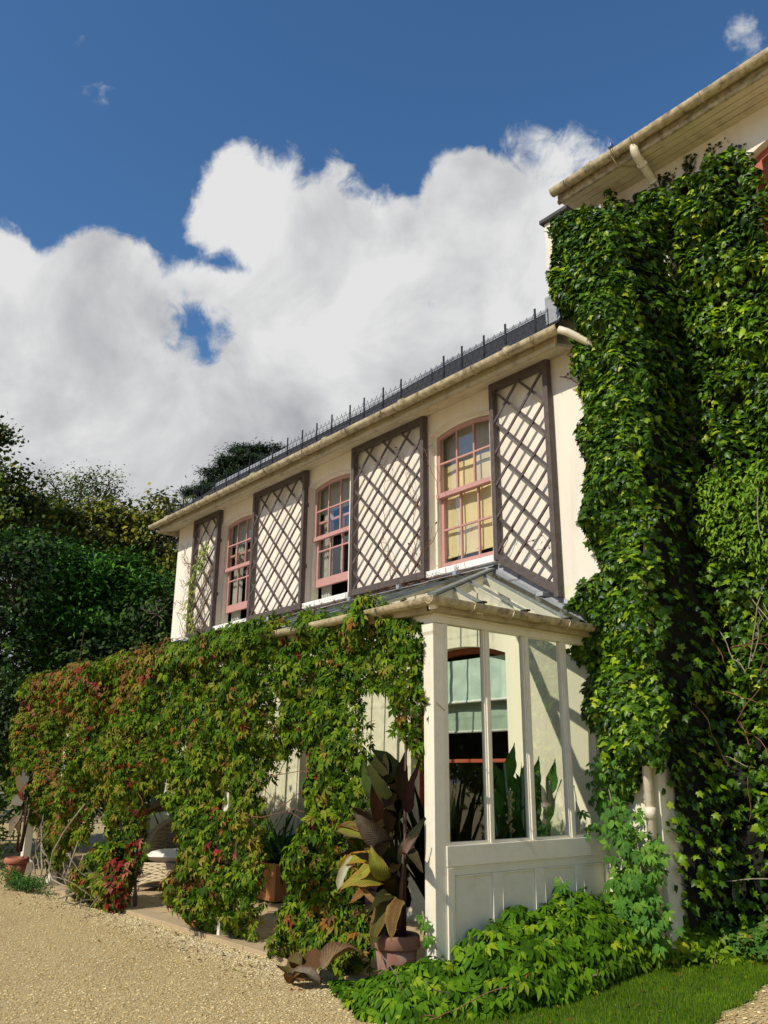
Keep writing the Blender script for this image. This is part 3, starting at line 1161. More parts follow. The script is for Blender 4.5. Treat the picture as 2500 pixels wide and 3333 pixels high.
# windows under the veranda
def low_window(x0, x1, idx):
    mb = MB()
    out = arch_outline(x0 - .005, x1 + .005, .55, 2.98, 3.12, 12)
    frame_ring(mb, out, arch_outline(x0 + .012, x1 - .012, .62, 2.93, 3.05, 12), .13, .235)
    w = mb.build('window', M['red'], wing)
    mb = MB()
    mb.box(x0 + .013, x1 - .013, .15, .20, 1.785, 1.825)
    mb.build('meeting_rail', M['red'], w, bevel=.004)
    MB().add([(x0 + .05, .185, .6), (x1 - .05, .185, .6), (x1 - .05, .185, 1.78), (x0 + .05, .185, 1.78)], [(0, 1, 2, 3)]).build('pane', M['glass'], w)
    MB().add([(x0 + .05, .168, 1.82), (x1 - .05, .168, 1.82), (x1 - .05, .168, 2.98), (x0 + .05, .168, 2.98)], [(0, 1, 2, 3)]).build('pane', M['glass'], w)
    for y, zb in ((.115, 2.49), (.215, 2.15)):
        mb = MB()
        n = 24
        v, f = [], []
        for i in range(n + 1):
            x = x0 + .02 + (x1 - x0 - .04) * i / n
            sag = .012 * math.cos(i * .5)
            for k in range(9):
                v.append((x, y + .006 * math.sin(i * .8 + k * 1.3), zb + (2.98 - zb) * k / 8))
        for i in range(n):
            for k in range(8):
                f.append((i * 9 + k, (i + 1) * 9 + k, (i + 1) * 9 + k + 1, i * 9 + k + 1))
        mb.add(v, f).build('roller_blind', M['gblind'], w, True)
        MB().tube([(x0 + .02, y, zb - .01), (x1 - .02, y, zb - .01)], .016, 8).build('blind_bar', M['blindbar'], w, True)
for i, (a, b) in enumerate(LOW):
    low_window(a, b, i)

# downpipe and swan neck of the wing
def wing_pipe():
    MB().tube([(.16, -.47, 6.33), (.24, -.43, 6.28), (.42, -.16, 6.12), (.56, -.08, 6.0), (.58, -.075, 5.8)], .042, 10).build('swan_neck', M['pipe'], wing, True)
    MB().tube([(.57, -.10, 5.82), (.57, -.10, .05)], .042, 12).build('downpipe', M['pipe'], wing, True)
    for z in (1.28, 3.1, 4.9):
        MB().tube([(.57, -.10, z), (.57, -.10, z + .10)], .052, 12).build('pipe_collar', M['pipe'], wing, True)
wing_pipe()

# ------------------------------------------------------------------ trellis panels
def trellis(x0, x1, label, zb_r=None, dx=.372, dz=.372, phase=(0, 0), first=0):
    zt, zb = 6.30, 4.04
    t = thing('trellis_panel', label, 'trellis', ((x0 + x1) / 2, -.05, zb), 'brown trellis panels on the wing wall')
    zr = zb if zb_r is None else zb_r
    w = .064
    yb, yf = -.112, -.028
    MB().box(x0, x0 + w, yb, yf, zb, zt).build('stile', M['trellis'], t, bevel=.004)
    MB().box(x1 - w, x1, yb, yf, zr, zt).build('stile', M['trellis'], t, bevel=.004)
    MB().box(x0 + w, x1 - w, yb + .004, yf - .004, zt - .095, zt - .002).build('rail', M['trellis'], t, bevel=.004)
    k = (zr - zb) / (x1 - x0)
    zl_, zr_ = zb + k * w, zr - k * w
    h = .095 / math.cos(math.atan(k))
    MB().prism([(x0 + w, zl_ + .002), (x1 - w, zr_ + .002), (x1 - w, zr_ + h), (x0 + w, zl_ + h)], yb + .004, yf - .004).build('rail', M['trellis'], t, bevel=.004)
    # wall blocks that hold it off the wall
    for x in (x0 + .04, x1 - .04):
        for z in (4.7, 5.7):
            MB().box(x - .02, x + .02, yf - .001, .003, z, z + .06).build('spacer', M['trellis'], t)
    def zlow(x):
        return zb + k * (x - x0) + h * .6
    X0, X1, ZT = x0 + w - .012, x1 - w + .012, zt - .085
    def lath(sgn, c, y):
        # z = sgn*(x - x0)*slope + c clipped to the frame
        sl = dz / dx
        pts = []
        N_ = 400
        xs = np.linspace(X0, X1, N_)
        zs = c + sgn * sl * (xs - x0)
        ok = (zs < ZT) & (zs > np.array([zlow(q) for q in xs]))
        if ok.sum() < 12:
            return
        i, j = np.where(ok)[0][[0, -1]]
        MB().beam((xs[i], y, zs[i]), (xs[j], y, zs[j]), .031, .018, (0, 1, 0)).build('lath', M['trellis'], t)
    z = zb - 4
    while z < zt + 4:
        lath(1, z + phase[0], -.092)
        lath(-1, z + phase[1], -.074)
        z += 2 * dz
    return t
# nodes of the lattice taken from the wall: one node and the half diagonals give the phases
def phases(x0, node, dx, dz):
    sl = dz / dx
    a = (node[1] - sl * (node[0] - x0)) % (2 * dz)
    b = (node[1] + sl * (node[0] - x0)) % (2 * dz)
    z0 = (4.04 - 4) % (2 * dz)
    return (a - z0, b - z0)
trellis(-9.07, -8.09, 'narrow brown trellis panel at the far left end, overgrown by a yellow-green climber', None, .205, .203, phases(-9.07, (-8.6, 5.2), .205, .203))
trellis(-6.87, -5.28, 'brown trellis panel free of leaves between the far and middle pink windows', None, .205, .203, phases(-6.87, (-6.1, 5.2), .205, .203))
trellis(-4.06, -2.47, 'brown trellis panel with bare dead creeper stems between the middle and near pink windows', None, .203, .203, phases(-4.06, (-3.445, 5.468), .203, .203))
trellis(-1.253, -.335, 'narrow brown trellis panel with a slanting bottom rail, nearest the ivy', 3.475, .197, .203, phases(-1.253, (-.788, 5.376), .197, .203))

# ------------------------------------------------------------------ wire guard along the roof edge
def guard():
    g = thing('roof_wire_guard', 'black wire mesh guard on bent posts along the roof edge of the low wing', 'fence', (-5.3, -.2, 6.62))
    xs = [-.16, -.35, -.82, -1.18, -1.57, -1.91, -2.14, -2.77, -3.16, -3.6, -3.94, -4.4, -4.8, -5.2, -5.63, -6.08, -6.46, -6.83, -7.2, -7.64, -8.06, -8.56, -8.91, -9.33, -9.76, -10.1]
    for i, x in enumerate(xs):
        thin = x in (-.16, -2.14)
        top = 6.82 if thin else 6.91 + rnd.uniform(-.01, .015)
        mb = MB()
        pts = [(x - .02, -.23, 6.52), (x - .006, -.235, 6.64), (x, -.24, 6.70), (x, -.24, top)]
        for p, q in zip(pts[:-1], pts[1:]):
            mb.beam(p, q, .008 if thin else .026, .01, (0, 1, 0))
        mb.build('post', M['wire'], g)
    mb = MB()
    r = .0032
    zt, zb = 6.80, 6.58
    def zz(x):
        return -.243
    for z in (6.795, 6.66):
        mb.tube([(-.16, -.243, z), (-5, -.243, z - .006), (-10.3, -.243, z)], r, 4)
    st = .105
    n = int(10.1 / st)
    for k in range(n):
        x = -.16 - k * st
        h = zt + .045
        mb.tube([(x, -.245, zb), (x - st / 2, -.240, (zb + h) / 2), (x - st, -.245, h)], r, 3, False)
        mb.tube([(x, -.241, h), (x - st / 2, -.246, (zb + h) / 2), (x - st, -.241, zb)], r, 3, False)
    mb.build('wire_mesh', M['wire'], g)
guard()

# ------------------------------------------------------------------ the tall main block
main = thing('main_house', 'tall cream stucco block of the house with wide boarded eaves above the ivy', 'house', (4, 5, 0))
TY = 1.2
def build_main():
    wo = arch_outline(1.74, 2.95, 6.6, 8.52, 8.66)
    mb = MB()
    holed_wall(mb, [(-.30, 6.4), (.62, 6.4), (.62, -.1), (9, -.1), (9, 9.13), (-.30, 9.13)], [wo], TY, .22)
    mb.add([(-.30, TY, 6.4), (-.30, 9, 6.4), (-.30, 9, 9.13), (-.30, TY, 9.13)], [(0, 1, 2, 3)])
    mb.add([(9, TY, -.1), (9, 9, -.1), (9, 9, 9.13), (9, TY, 9.13)], [(0, 1, 2, 3)])
    mb.build('wall', M['stucco'], main)
    mb = MB()
    frame_ring(mb, arch_outline(1.735, 2.955, 6.6, 8.52, 8.66, 10), arch_outline(1.83, 2.86, 6.7, 8.46, 8.57, 10), TY + .1, TY + .18)
    w = mb.build('window', M['red'], main)
    mb = MB()
    mb.box(1.83, 2.86, TY + .11, TY + .16, 7.58, 7.63)
    for x in (2.17, 2.51):
        mb.box(x - .012, x + .012, TY + .115, TY + .155, 7.631, 8.56)
        mb.box(x - .012, x + .012, TY + .115, TY + .155, 6.70, 7.579)
    mb.build('glazing_bar', M['red'], w)
    MB().add([(1.8, TY + .135, 6.65), (2.9, TY + .135, 6.65), (2.9, TY + .135, 8.6), (1.8, TY + .135, 8.6)], [(0, 1, 2, 3)]).build('pane', M['glass'], w)
    MB().box(1.6, 3.1, TY + .5, TY + .52, 6.4, 8.9).build('curtain', M['curtain'], w)
    # hood moulding above the arch
    o1 = arch_outline(1.66, 3.03, 8.44, 8.58, 8.75, 10)
    # soffit boards, fascia, gutter
    yo = TY - .43
    bw = .43 / 4
    for k in range(4):
        MB().box(-.62, 9, yo + k * bw + .006, yo + (k + 1) * bw - .006, 9.045 + .001 * k, 9.07).build('soffit_board', M['fascia2'], main, bevel=.004)
    MB().box(-.62, 9, yo, TY, 9.0765, 9.10).build('soffit_backing', M['bark'], main)
    MB().prism_x([(yo - .004, 9.03), (yo - .04, 9.03), (yo - .05, 9.07), (yo - .035, 9.09), (yo - .035, 9.24), (yo - .004, 9.24)], -.65, 9).build('fascia', M['gutter'], main)
    gutter(main, -.67, 9, yo - .12, 9.19, .072, M['gutter'])
    for x in (-.42, .33, .36, .62, .66, 1.55, 2.42, 3.3):
        bracket(main, x, yo - .12, 9.19, .076, yo - .04)
    MB().tube([(-.05, yo - .12, 9.19), (.0, yo - .12, 9.19)], .08, 12).build('gutter_collar', M['gutter'], main, True)
    MB().add([(-.60, yo - .10, 9.20), (9, yo - .10, 9.20), (9, 4.5, 11.4), (1.9, 4.5, 11.4)], [(0, 1, 2, 3)]).build('roof_deck', M['slate'], main)
    # swan neck
    pts = [(.60, yo - .10, 9.13), (.60, yo - .09, 9.05), (.60, yo - .04, 8.985), (.595, yo + .05, 8.95), (.585, TY - .12, 8.80), (.58, TY - .06, 8.74), (.58, TY - .06, 8.5)]
    MB().tube(pts, [.052, .052, .052, .052, .048, .048, .048], 14).build('swan_neck', M['pipe'], main, True)
    MB().tube([(.595, yo + .05, 8.95), (.592, yo + .09, 8.935)], .062, 14).build('pipe_collar', M['pipe'], main, True)
    MB().tube([(.586, TY - .15, 8.815), (.584, TY - .125, 8.80)], .058, 14).build('pipe_collar', M['pipe'], main, True)
    MB().tube([(.30, yo - .21, 9.2), (.32, yo - .06, 9.02), (.36, yo + .02, 9.035), (.50, yo + .2, 9.03), (.55, TY - .03, 9.02), (.55, TY - .012, 8.9), (.55, TY - .012, 8.6)], .008, 6).build('cable', M['gutter'], main, True)
    MB().box(.30, .36, yo - .22, yo - .16, 9.22, 9.28).build('cable_clip', M['foundation'], main, bevel=.01)
build_main()

# ------------------------------------------------------------------ veranda
ver = thing('veranda', 'white glazed veranda with a lean-to glass roof and panelled end screen along the low wing', 'veranda', (-4.5, -1.2, 0))
def build_veranda():
    W = M['white']
    # corner post: a square shaft with a chamfered cap and flared foot
    def post(x, y, name='post'):
        mb = MB()
        prof = [(.0, .10), (.22, .10), (.27, .062), (2.80, .062), (2.83, .075), (2.90, .075)]
        v, f = [], []
        for z, h in prof:
            v += [(x - h, y - h, z), (x + h, y - h, z), (x + h, y + h, z), (x - h, y + h, z)]
        for i in range(len(prof) - 1):
            for k in range(4):
                f.append((i * 4 + k, i * 4 + (k + 1) % 4, (i + 1) * 4 + (k + 1) % 4, (i + 1) * 4 + k))
        f += [(3, 2, 1, 0), tuple(len(v) - 4 + k for k in range(4))]
        mb.add(v, f).build(name, W, ver, bevel=.004)
    for x in (-.062, -1.5, -3.4, -6.15, -8.6, -10.05):
        post(x, -2.188)
    # front beam and end beam
    MB().box(-10.13, .012, -2.24, -2.13, 2.905, 3.02).build('front_beam', W, ver, bevel=.005)
    MB().box(-.10, .010, -2.129, -.003, 2.97, 3.03).build('end_beam', W, ver, bevel=.005)
    # eaves boards
    MB().box(-10.16, .06, -2.33, -2.245, 2.98, 3.04).build('eaves_board', M['fascia'], ver, bevel=.004)
    MB().box(.0105, .10, -2.33, -.003, 2.985, 3.045).build('eaves_board', M['fascia'], ver, bevel=.004)
    # gutters with a mitred corner
    gutter(ver, -10.3, .18, -2.385, 3.075, .054, M['gutter'])
    gutter(ver, -2.44, .45, .155, 3.075, .054, M['gutter'], axis='y')
    for x in (-.55, -1.7, -2.9, -4.1, -5.3, -6.5, -7.7, -8.9, -9.5):
        bracket(ver, x, -2.385, 3.075, .062, -2.30)
    for y in (-1.95, -1.45, -.65):
        bracket(ver, y, .155, 3.075, .062, .09, axis='y')
        MB().beam((.10, y + .05, 2.98), (.10, y + .05, 2.90), .018, .018).build('gutter_hook', M['gutter'], ver)
    # roof: bars and panes
    wy, wz, gy, gz = -.012, 3.955, -2.38, 3.085
    hipx = -1.35
    ux = .13
    xs = [hipx - .84 * k for k in range(0, 11)]
    xs = [x for x in xs if x > -9.9] + [-10.2]
    sl = math.atan2(wz - gz, wy - gy)
    for x in xs[1:]:
        MB().beam((x, wy, wz - .02), (x, gy, gz - .02), .045, .07).build('rafter', W, ver)
        MB().beam((x, wy, wz + .022), (x, gy, gz + .022), .05, .016).build('glazing_bar', M['lead_bar'], ver)
        MB().tube([(x, wy, wz + .034), (x, gy, gz + .034)], .012, 6).build('glazing_bar', M['lead_bar'], ver, True)
    for a, b in zip(xs[:-1], xs[1:]):
        # overlapping sheets of glass, each a pane of its own, in three strips per bay
        for q in range(3):
            x0, x1 = a + (b - a) * q / 3, a + (b - a) * (q + 1) / 3
            for k in range(4):
                t0, t1 = k / 4, (k + 1) / 4 + .012
                p = lambda t: (gy + (wy - gy) * t, gz + (wz - gz) * t)
                y0, z0 = p(t0)
                y1, z1 = p(min(t1, 1))
                o = .012 - .004 * 0
                MB().add([(x0 - .004, y0, z0 + o + .006), (x1 + .004, y0, z0 + o + .006), (x1 + .004, y1, z1 + o - .001), (x0 - .004, y1, z1 + o - .001)], [(0, 1, 2, 3)]).build('roof_pane', M['roof_glass'], ver)
            if q:
                MB().beam((x0, wy, wz + .02), (x0, gy, gz + .02), .022, .022).build('glazing_bar', M['lead_bar'], ver)
    # hip
    P0, P1 = Vector((hipx, wy, wz)), Vector((ux, gy, gz))
    MB().beam(P0 - Vector((0, 0, .05)), P1 - Vector((0, 0, .05)), .06, .10).build('hip_rafter', W, ver)
    MB().beam(P0 + Vector((0, 0, .03)), P1 + Vector((0, 0, .03)), .075, .02).build('hip_cap', M['lead_bar'], ver)
    # end slope: bars parallel to the slope
    def hip_at(y):
        t = (y - wy) / (gy - wy)
        return P0.lerp(P1, t)
    def foot(y):
        return Vector((ux, y, gz))
    ys = [-1.78, -1.2, -.58]
    for i, y in enumerate(ys):
        a = hip_at(y)
        b = foot(y)
        wd = .085 if i != 1 else .035
        MB().beam(a - Vector((0, 0, .035)), b - Vector((0, 0, .035)), wd, .075 if i != 1 else .04).build('rafter', W, ver)
        MB().beam(a + Vector((0, 0, .02)), b + Vector((.03, 0, .02)), .03, .022).build('glazing_bar', M['lead_bar'], ver)
        MB().box(b.x - .03, b.x + .05, y - .025, y + .025, b.z + .025, b.z + .04).build('bar_shoe', M['wire'], ver)
    yy = [gy] + ys + [wy]
    # glass between the bars: four sided strips
    for a, b in zip(yy[:-1], yy[1:]):
        A, B = hip_at(a), hip_at(b)
        fa, fb = foot(a), foot(b)
        o = Vector((0, 0, .012))
        MB().add([A + o, fa + o, fb + o, B + o], [(0, 1, 2, 3)]).build('roof_pane', M['clear_glass'], ver)
    # lead flashing against the wall: ragged dressed sheets
    def flash(p, q, n):
        p, q = Vector(p), Vector(q)
        for i in range(n):
            a, b = p.lerp(q, i / n), p.lerp(q, (i + 1) / n + .01)
            j = rnd.uniform(-.008, .008)
            v = []
            for e in (a, b):
                v += [e + Vector((0, -.004, .06 + j)), e + Vector((0, -.012, .02)), e + Vector((0, -.09 + j, -.0)), e + Vector((0, -.13 + j * 2, -.022))]
            MB().add(v, [(0, 1, 5, 4), (1, 2, 6, 5), (2, 3, 7, 6)]).build('flashing', M['lead'], ver, True)
            if i % 2:
                MB().box(a.x - .03, a.x + .03, -.15, -.02, a.z - .03, a.z + .035).build('lead_clip', M['lead'], ver, bevel=.01)
    flash((WX0 + .02, 0, wz + .04), (hipx, 0, wz + .04), 16)
    n = 4
    for i in range(n):
        a, b = P0.lerp(Vector((ux, wy, gz)), i / n), P0.lerp(Vector((ux, wy, gz)), (i + 1) / n + .02)
        v = []
        for e in (a, b):
            v += [e + Vector((.02, -.003, .10)), e + Vector((0, -.014, .045)), e + Vector((-.01, -.09, .035)), e + Vector((-.02, -.15, .018))]
        MB().add(v, [(0, 1, 5, 4), (1, 2, 6, 5), (2, 3, 7, 6)]).build('flashing', M['lead'], ver, True)
    MB().box(-.60, -.50, -.17, -.02, 3.50, 3.55).build('lead_clip', M['lead'], ver, bevel=.01)
    # end screen at x = 0
    x0, x1 = -.075, .0
    zr, zt = 1.10, 2.91
    MB().box(x0, x1 + .004, -2.125, -.004, zt, 2.969).build('head_rail', W, ver, bevel=.004)
    for i, (a, b) in enumerate(((-1.622, -1.54), (-1.088, -1.0), (-.535, -.445), (-.06, -.004))):
        mb = MB()
        mb.box(x0, x1, a + .018, b - .018, zr, zt)
        mb.box(x0 + .02, x1 - .012, a, a + .0175, zr, zt)
        mb.box(x0 + .02, x1 - .012, b - .0175, b, zr, zt)
        mb.build('mullion', W, ver, bevel=.004)
    MB().box(x0, x1 - .004, -2.125, -2.075, zr, zt).build('mullion', W, ver, bevel=.004)
    e = [(-2.075, -1.622), (-1.54, -1.088), (-1.0, -.535), (-.445, -.06)]
    for a, b in e:
        MB().add([(-.04, a, zr), (-.04, b, zr), (-.04, b, zt), (-.04, a, zt)], [(0, 1, 2, 3)]).build('pane', M['clear_glass'], ver)
        MB().box(x0 + .015, x1 - .014, a, b, zr - .001, zr + .022).build('bead', W, ver)
    # bottom rail and panels
    MB().box(x0 - .01, x1 + .012, -2.126, -.004, .94, 1.099).build('bottom_rail', W, ver, bevel=.004)
    MB().box(x0, x1 + .002, -2.126, -.004, .925, .939).build('bead', W, ver)
    MB().box(x0, x1 - .002, -2.126, -.004, .872, .9245).build('frieze_rail', W, ver)
    MB().box(x0, x1, -2.126, -.004, .02, .26).build('base_rail', W, ver, bevel=.004)
    st = [(-2.126, -2.03), (-1.585, -1.48), (-1.052, -.935), (-.495, -.39), (-.05, -.004)]
    for a, b in st:
        MB().box(x0, x1, a, b, .261, .871).build('stile', W, ver, bevel=.003)
    for (a0, a), (b, b0) in zip(st[:-1], st[1:]):
        MB().box(x0 + .01, x1 - .012, a + .001, b - .001, .262, .870).build('panel', W, ver)
        mb = MB()
        r = .010
        mb.box(x1 - .012, x1 + .003, a + .001, a + r, .275, .869)
        mb.box(x1 - .012, x1 + .003, b - r, b - .001, .275, .869)
        mb.box(x1 - .012, x1 + .003, a + r + .001, b - r - .001, .856, .8695)
        mb.box(x1 - .012, x1 + .003, a + r + .001, b - r - .001, .262, .2745)
        mb.build('moulding', W, ver, bevel=.003)
    # little pilaster where the screen meets the post
    MB().box(-.0, .018, -2.126, -2.065, .05, .93).build('cover_strip', W, ver, bevel=.003)
build_veranda()

# paving under the veranda
def paving():
    p = thing('veranda_paving', 'buff stone floor of the veranda with a pale edging course along the gravel', 'paving', (-4.8, -1.2, 0))
    MB().box(-9.95, .0, -2.36, -.003, -.12, .002).build('bed', M['soil'], p)
    x = -9.95
    while x < -.2:
        w = rnd.uniform(.7, 1.15)
        w = min(w, -.02 - x)
        MB().box(x + .004, x + w - .004, -2.37 + rnd.uniform(-.006, .006), -2.13, -.10, .024 + rnd.uniform(-.003, .003)).build('edge_stone', M['kerb'], p, bevel=.006)
        x += w
    tile = MB().box(-.176, .176, -.131, .131, -.02, .0).mesh('paving_tile', M['paving'])
    ny, nx = 8, 28
    for j in range(ny):
        for i in range(nx):
            xx = -.20 - .36 * i - (.18 if j % 2 else 0)
            if xx < -9.75:
                continue
            m = Matrix.Translation((xx, -1.99 + .268 * j, .019 + rnd.uniform(-.003, .003))) @ Matrix.Rotation(rnd.uniform(-.006, .006), 4, 'Z') @ Matrix.Rotation(rnd.uniform(-.006, .006), 4, 'X')
            at_mesh('paving_tile', tile, p, m)
paving()

# ------------------------------------------------------------------ ivy on the main block
IVYP = [(.030, .075, .003), (.046, .108, .004), (.015, .042, .002), (.085, .175, .005), (.16, .255, .008), (.27, .34, .02)]
nzA, nzB, nzC = VNoise(1), VNoise(2), VNoise(3)

def cover(plane, n, poly, bulge, amp, normal, jitter=.03, seed=0, gaps=0.0, up=.55, edge=.12, size=(.054, .098), lobe=.24, pits=.25):
    """sample leaves over a polygon on a wall plane.  plane(a, z, d) gives world points for
    wall coordinates a,z and distance d off the wall"""
    rs = np.random.RandomState(seed)
    P = np.array(poly)
    a0, a1, z0, z1 = P[:, 0].min(), P[:, 0].max(), P[:, 1].min(), P[:, 1].max()
    m = int(n * 4)
    a, z = rs.uniform(a0 - .1, a1 + .1, m), rs.uniform(z0 - .1, z1 + .1, m)
    ja, jz = a + .10 * nzB(a, z, 3, .25, 2), z + .10 * nzC(a, z, 5, .25, 2)
    ok = in_poly(ja, jz, poly)
    a, z = a[ok], z[ok]
    def depth(a, z):
        e = np.minimum(edge_dist(a, z, poly) / edge, 1)
        b = nzA(a, z * .8, seed * .37, .75, 2) * .6 + nzB(a, z * .75, seed * .61, lobe, 2) * .8
        b = np.clip(b * 1.5, -1, 1)
        return np.maximum((bulge + amp * b) * (.35 + .65 * e), .02)
    d = depth(a, z)
    keep = rs.uniform(0, 1, len(a)) < np.clip(1 - pits + pits * (d - .03) / (bulge * .9), .15, 1)
    a, z, d = a[keep][:n], z[keep][:n], d[keep][:n]
    n = len(a)
    e = .03
    ga = (depth(a + e, z) - depth(a - e, z)) / (2 * e)
    gz = (depth(a, z + e) - depth(a, z - e)) / (2 * e)
    inset = np.abs(rs.normal(0, jitter, n)) * (1 + 2 * (rs.uniform(0, 1, n) < .25))
    dd = np.maximum(d - inset + .012, .01)
    A, U, Nn = normal
    nor = np.array(Nn)[None] - ga[:, None] * np.array(A)[None] - gz[:, None] * np.array(U)[None]
    nor = unit(nor) + np.array(U)[None] * up + rs.normal(0, .38, (n, 3))
    tip = -np.array(U)[None] * 1.0 + np.array(Nn)[None] * .35 + rs.normal(0, .55, (n, 3))
    pos = plane(a, z, dd)
    size_ = rs.uniform(size[0], size[1], n) * rs.lognormal(0, .12, n)
    return pos, leaf_frames(nor, tip), size_, inset, a, z, dd, depth

def backing(parent, plane, poly, depth, off, material, name='shade_sheet', step=.09):
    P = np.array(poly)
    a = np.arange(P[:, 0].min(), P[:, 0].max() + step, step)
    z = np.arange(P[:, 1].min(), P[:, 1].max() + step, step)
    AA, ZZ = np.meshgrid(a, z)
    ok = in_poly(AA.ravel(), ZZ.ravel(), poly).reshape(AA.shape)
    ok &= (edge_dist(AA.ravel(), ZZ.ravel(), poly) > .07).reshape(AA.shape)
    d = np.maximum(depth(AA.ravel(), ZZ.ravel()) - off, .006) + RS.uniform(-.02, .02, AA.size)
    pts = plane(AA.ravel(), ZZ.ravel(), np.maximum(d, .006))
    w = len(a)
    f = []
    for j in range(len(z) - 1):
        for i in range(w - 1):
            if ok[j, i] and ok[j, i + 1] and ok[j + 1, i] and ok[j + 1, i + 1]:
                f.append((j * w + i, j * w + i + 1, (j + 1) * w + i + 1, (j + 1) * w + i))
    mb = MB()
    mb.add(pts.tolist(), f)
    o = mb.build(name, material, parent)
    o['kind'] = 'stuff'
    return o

def wander(p, d, n, step, rs, bend=.35, pull=None):
    pts = [Vector(p)]
    d = Vector(d)
    for i in range(n):
        d = (d + Vector((rs.gauss(0, bend), rs.gauss(0, bend * .4), rs.gauss(0, bend)))).normalized()
        if pull is not None:
            d = (d + Vector(pull)).normalized()
        pts.append(pts[-1] + d * step)
    return pts

def ivy():
    t = thing('ivy', 'dense glossy dark green ivy covering the front of the tall house block', 'ivy', (1.2, 1.0, 0))
    S1 = [(-.12, 8.14), (-.17, 7.95), (-.165, 7.55), (-.15, 6.98), (-.06, 6.72), (.20, 6.55), (.21, 6.42), (.12, 6.15), (.12, 5.81), (.14, 5.4), (.13, 4.86), (.09, 4.36), (.12, 3.91), (.19, 3.71), (-.01, 3.54), (-.24, 3.38), (.0, 3.19), (-.18, 3.05), (-.21, 2.87), (-.07, 2.67), (-.14, 2.46), (-.05, 2.22), (.06, 2.01), (.15, 1.65), (.26, 1.42), (.36, 1.50), (.50, 1.75), (.72, 1.7), (.88, 3.0), (.90, 7.55), (.66, 7.82), (.27, 8.04)]
    S3 = [(.62, .05), (.62, 7.9), (-.28, 7.9), (-.28, 8.88), (.0, 8.94), (.1, 8.84), (.29, 8.80), (.47, 8.83), (.63, 8.70), (.93, 8.70), (1.18, 8.68), (1.45, 8.63), (1.71, 8.59), (1.84, 8.48), (1.9, 8.07), (1.95, 7.5), (2.05, 6.6), (4.2, 6.6), (4.2, .05), (1.2, .05)]
    S2 = [(-.02, 2.0), (-.05, 7.7), (.3, 7.9), (1.1, 8.5), (1.15, .05), (.16, .05), (.12, .9), (.06, 1.5)]
    parts = []
    def p1(a, z, d):
        return np.stack((a, 0.0 - d, z), 1)
    def p3(a, z, d):
        return np.stack((a, TY - d, z), 1)
    def p2(a, z, d):
        return np.stack((WX1 + d, a, z), 1)
    c1 = cover(p1, 9800, S1, .26, .15, ((1, 0, 0), (0, 0, 1), (0, -1, 0)), .035, 1)
    c3 = cover(p3, 28000, S3, .26, .20, ((1, 0, 0), (0, 0, 1), (0, -1, 0)), .04, 2)
    c2 = cover(p2, 6500, S2, .20, .14, ((0, 1, 0), (0, 0, 1), (1, 0, 0)), .05, 3)
    # thin the crevice low down and the bare patch by the ground
    keep2 = RS.uniform(0, 1, len(c2[0])) < np.clip((c2[5] - 3.0) / 4.0, .30, .85)
    keep3 = np.ones(len(c3[0]), bool)
    lowright = (c3[5] < 2.9) & (c3[4] > .95)
    keep3 &= ~((c3[5] < 5.6 + .5 * nzA(c3[5], c3[5], 1, .5, 2)) & (c3[4] < 1.08 - .05 * c3[5] + .16 * nzB(c3[5], c3[4], 4, .5, 2)) & (RS.uniform(0, 1, len(keep3)) < .78))
    keep3 &= ~(lowright & (nzB(c3[4], c3[5], 9, .45, 2) < -.12) & (RS.uniform(0, 1, len(keep3)) < .8))
    P = np.concatenate((c1[0], c3[0][keep3], c2[0][keep2]))
    Rr = np.concatenate((c1[1], c3[1][keep3], c2[1][keep2]))
    sz = np.concatenate((c1[2], c3[2][keep3], c2[2][keep2]))
    ins = np.concatenate((c1[3], c3[3][keep3], c2[3][keep2]))
    n = len(P)
    col = pick(IVYP, n, (5, 5, 4, 3.4, 2.0, .8))
    young = np.clip(nzC(P[:, 0], P[:, 2], P[:, 1], .5, 2), 0, 1)[:, None]
    col = col * (1 + .9 * young * np.array([[1.3, 1, .6]]))
    foliage(t, IVY, P, Rr, sz, col, M['ivy'], 300, ins * 50)
    backing(t, p1, S1, c1[7], .11, M['ivyshade'])  # dark sheets stand in for the deep shade behind the leaves
    backing(t, p3, S3, c3[7], .13, M['ivyshade'])
    backing(t, p2, S2, c2[7], .12, M['ivyshade'])
    # bare stems and straggling twigs near the right-hand foot
    g = random.Random(4)
    for k in range(34):
        x, z = g.uniform(.85, 2.0), g.uniform(.5, 3.0)
        pts = wander((x, TY - g.uniform(.2, .42), z), (g.uniform(-.7, .7), -.1, g.uniform(-.2, 1)), g.randint(5, 12), .085, g, .25)
        MB().tube(pts, [.006 * (1 - .6 * i / len(pts)) for i in range(len(pts))], 5).build('stem', M['redtwig'] if k % 3 else M['twig'], t, True)
    for x, z0, z1, r in ((1.45, .1, 1.3, .05), (1.62, .1, .9, .035), (1.2, .1, 2.4, .03), (1.75, .1, 1.5, .03)):
        pts = [(x + .08 * math.sin(i * 1.3), TY - .22 - .03 * math.cos(i), z0 + (z1 - z0) * i / 8) for i in range(9)]
        MB().tube(pts, [r * (1 - .06 * i) for i in range(9)], 8).build('trunk', M['bark'], t, True)
    # a few stragglers creeping up the bare wall below the eaves
    pos, nr = [], []
    for cx, w, z0, z1, cnt in ((1.02, .05, 8.72, 9.0, 60), (1.0, .03, 8.6, 8.9, 30), (1.28, .04, 8.66, 8.92, 30), (.66, .07, 8.74, 8.93, 55), (1.6, .08, 8.68, 8.8, 14), (1.42, .1, 8.8, 8.95, 10)):
        for k in range(cnt):
            pos.append((g.gauss(cx, w), TY - g.uniform(.01, .05), g.uniform(z0, z1)))
            nr.append((g.gauss(0, .3), -1, g.gauss(.2, .3)))
    pos, nr = np.array(pos), np.array(nr)
    n = len(pos)
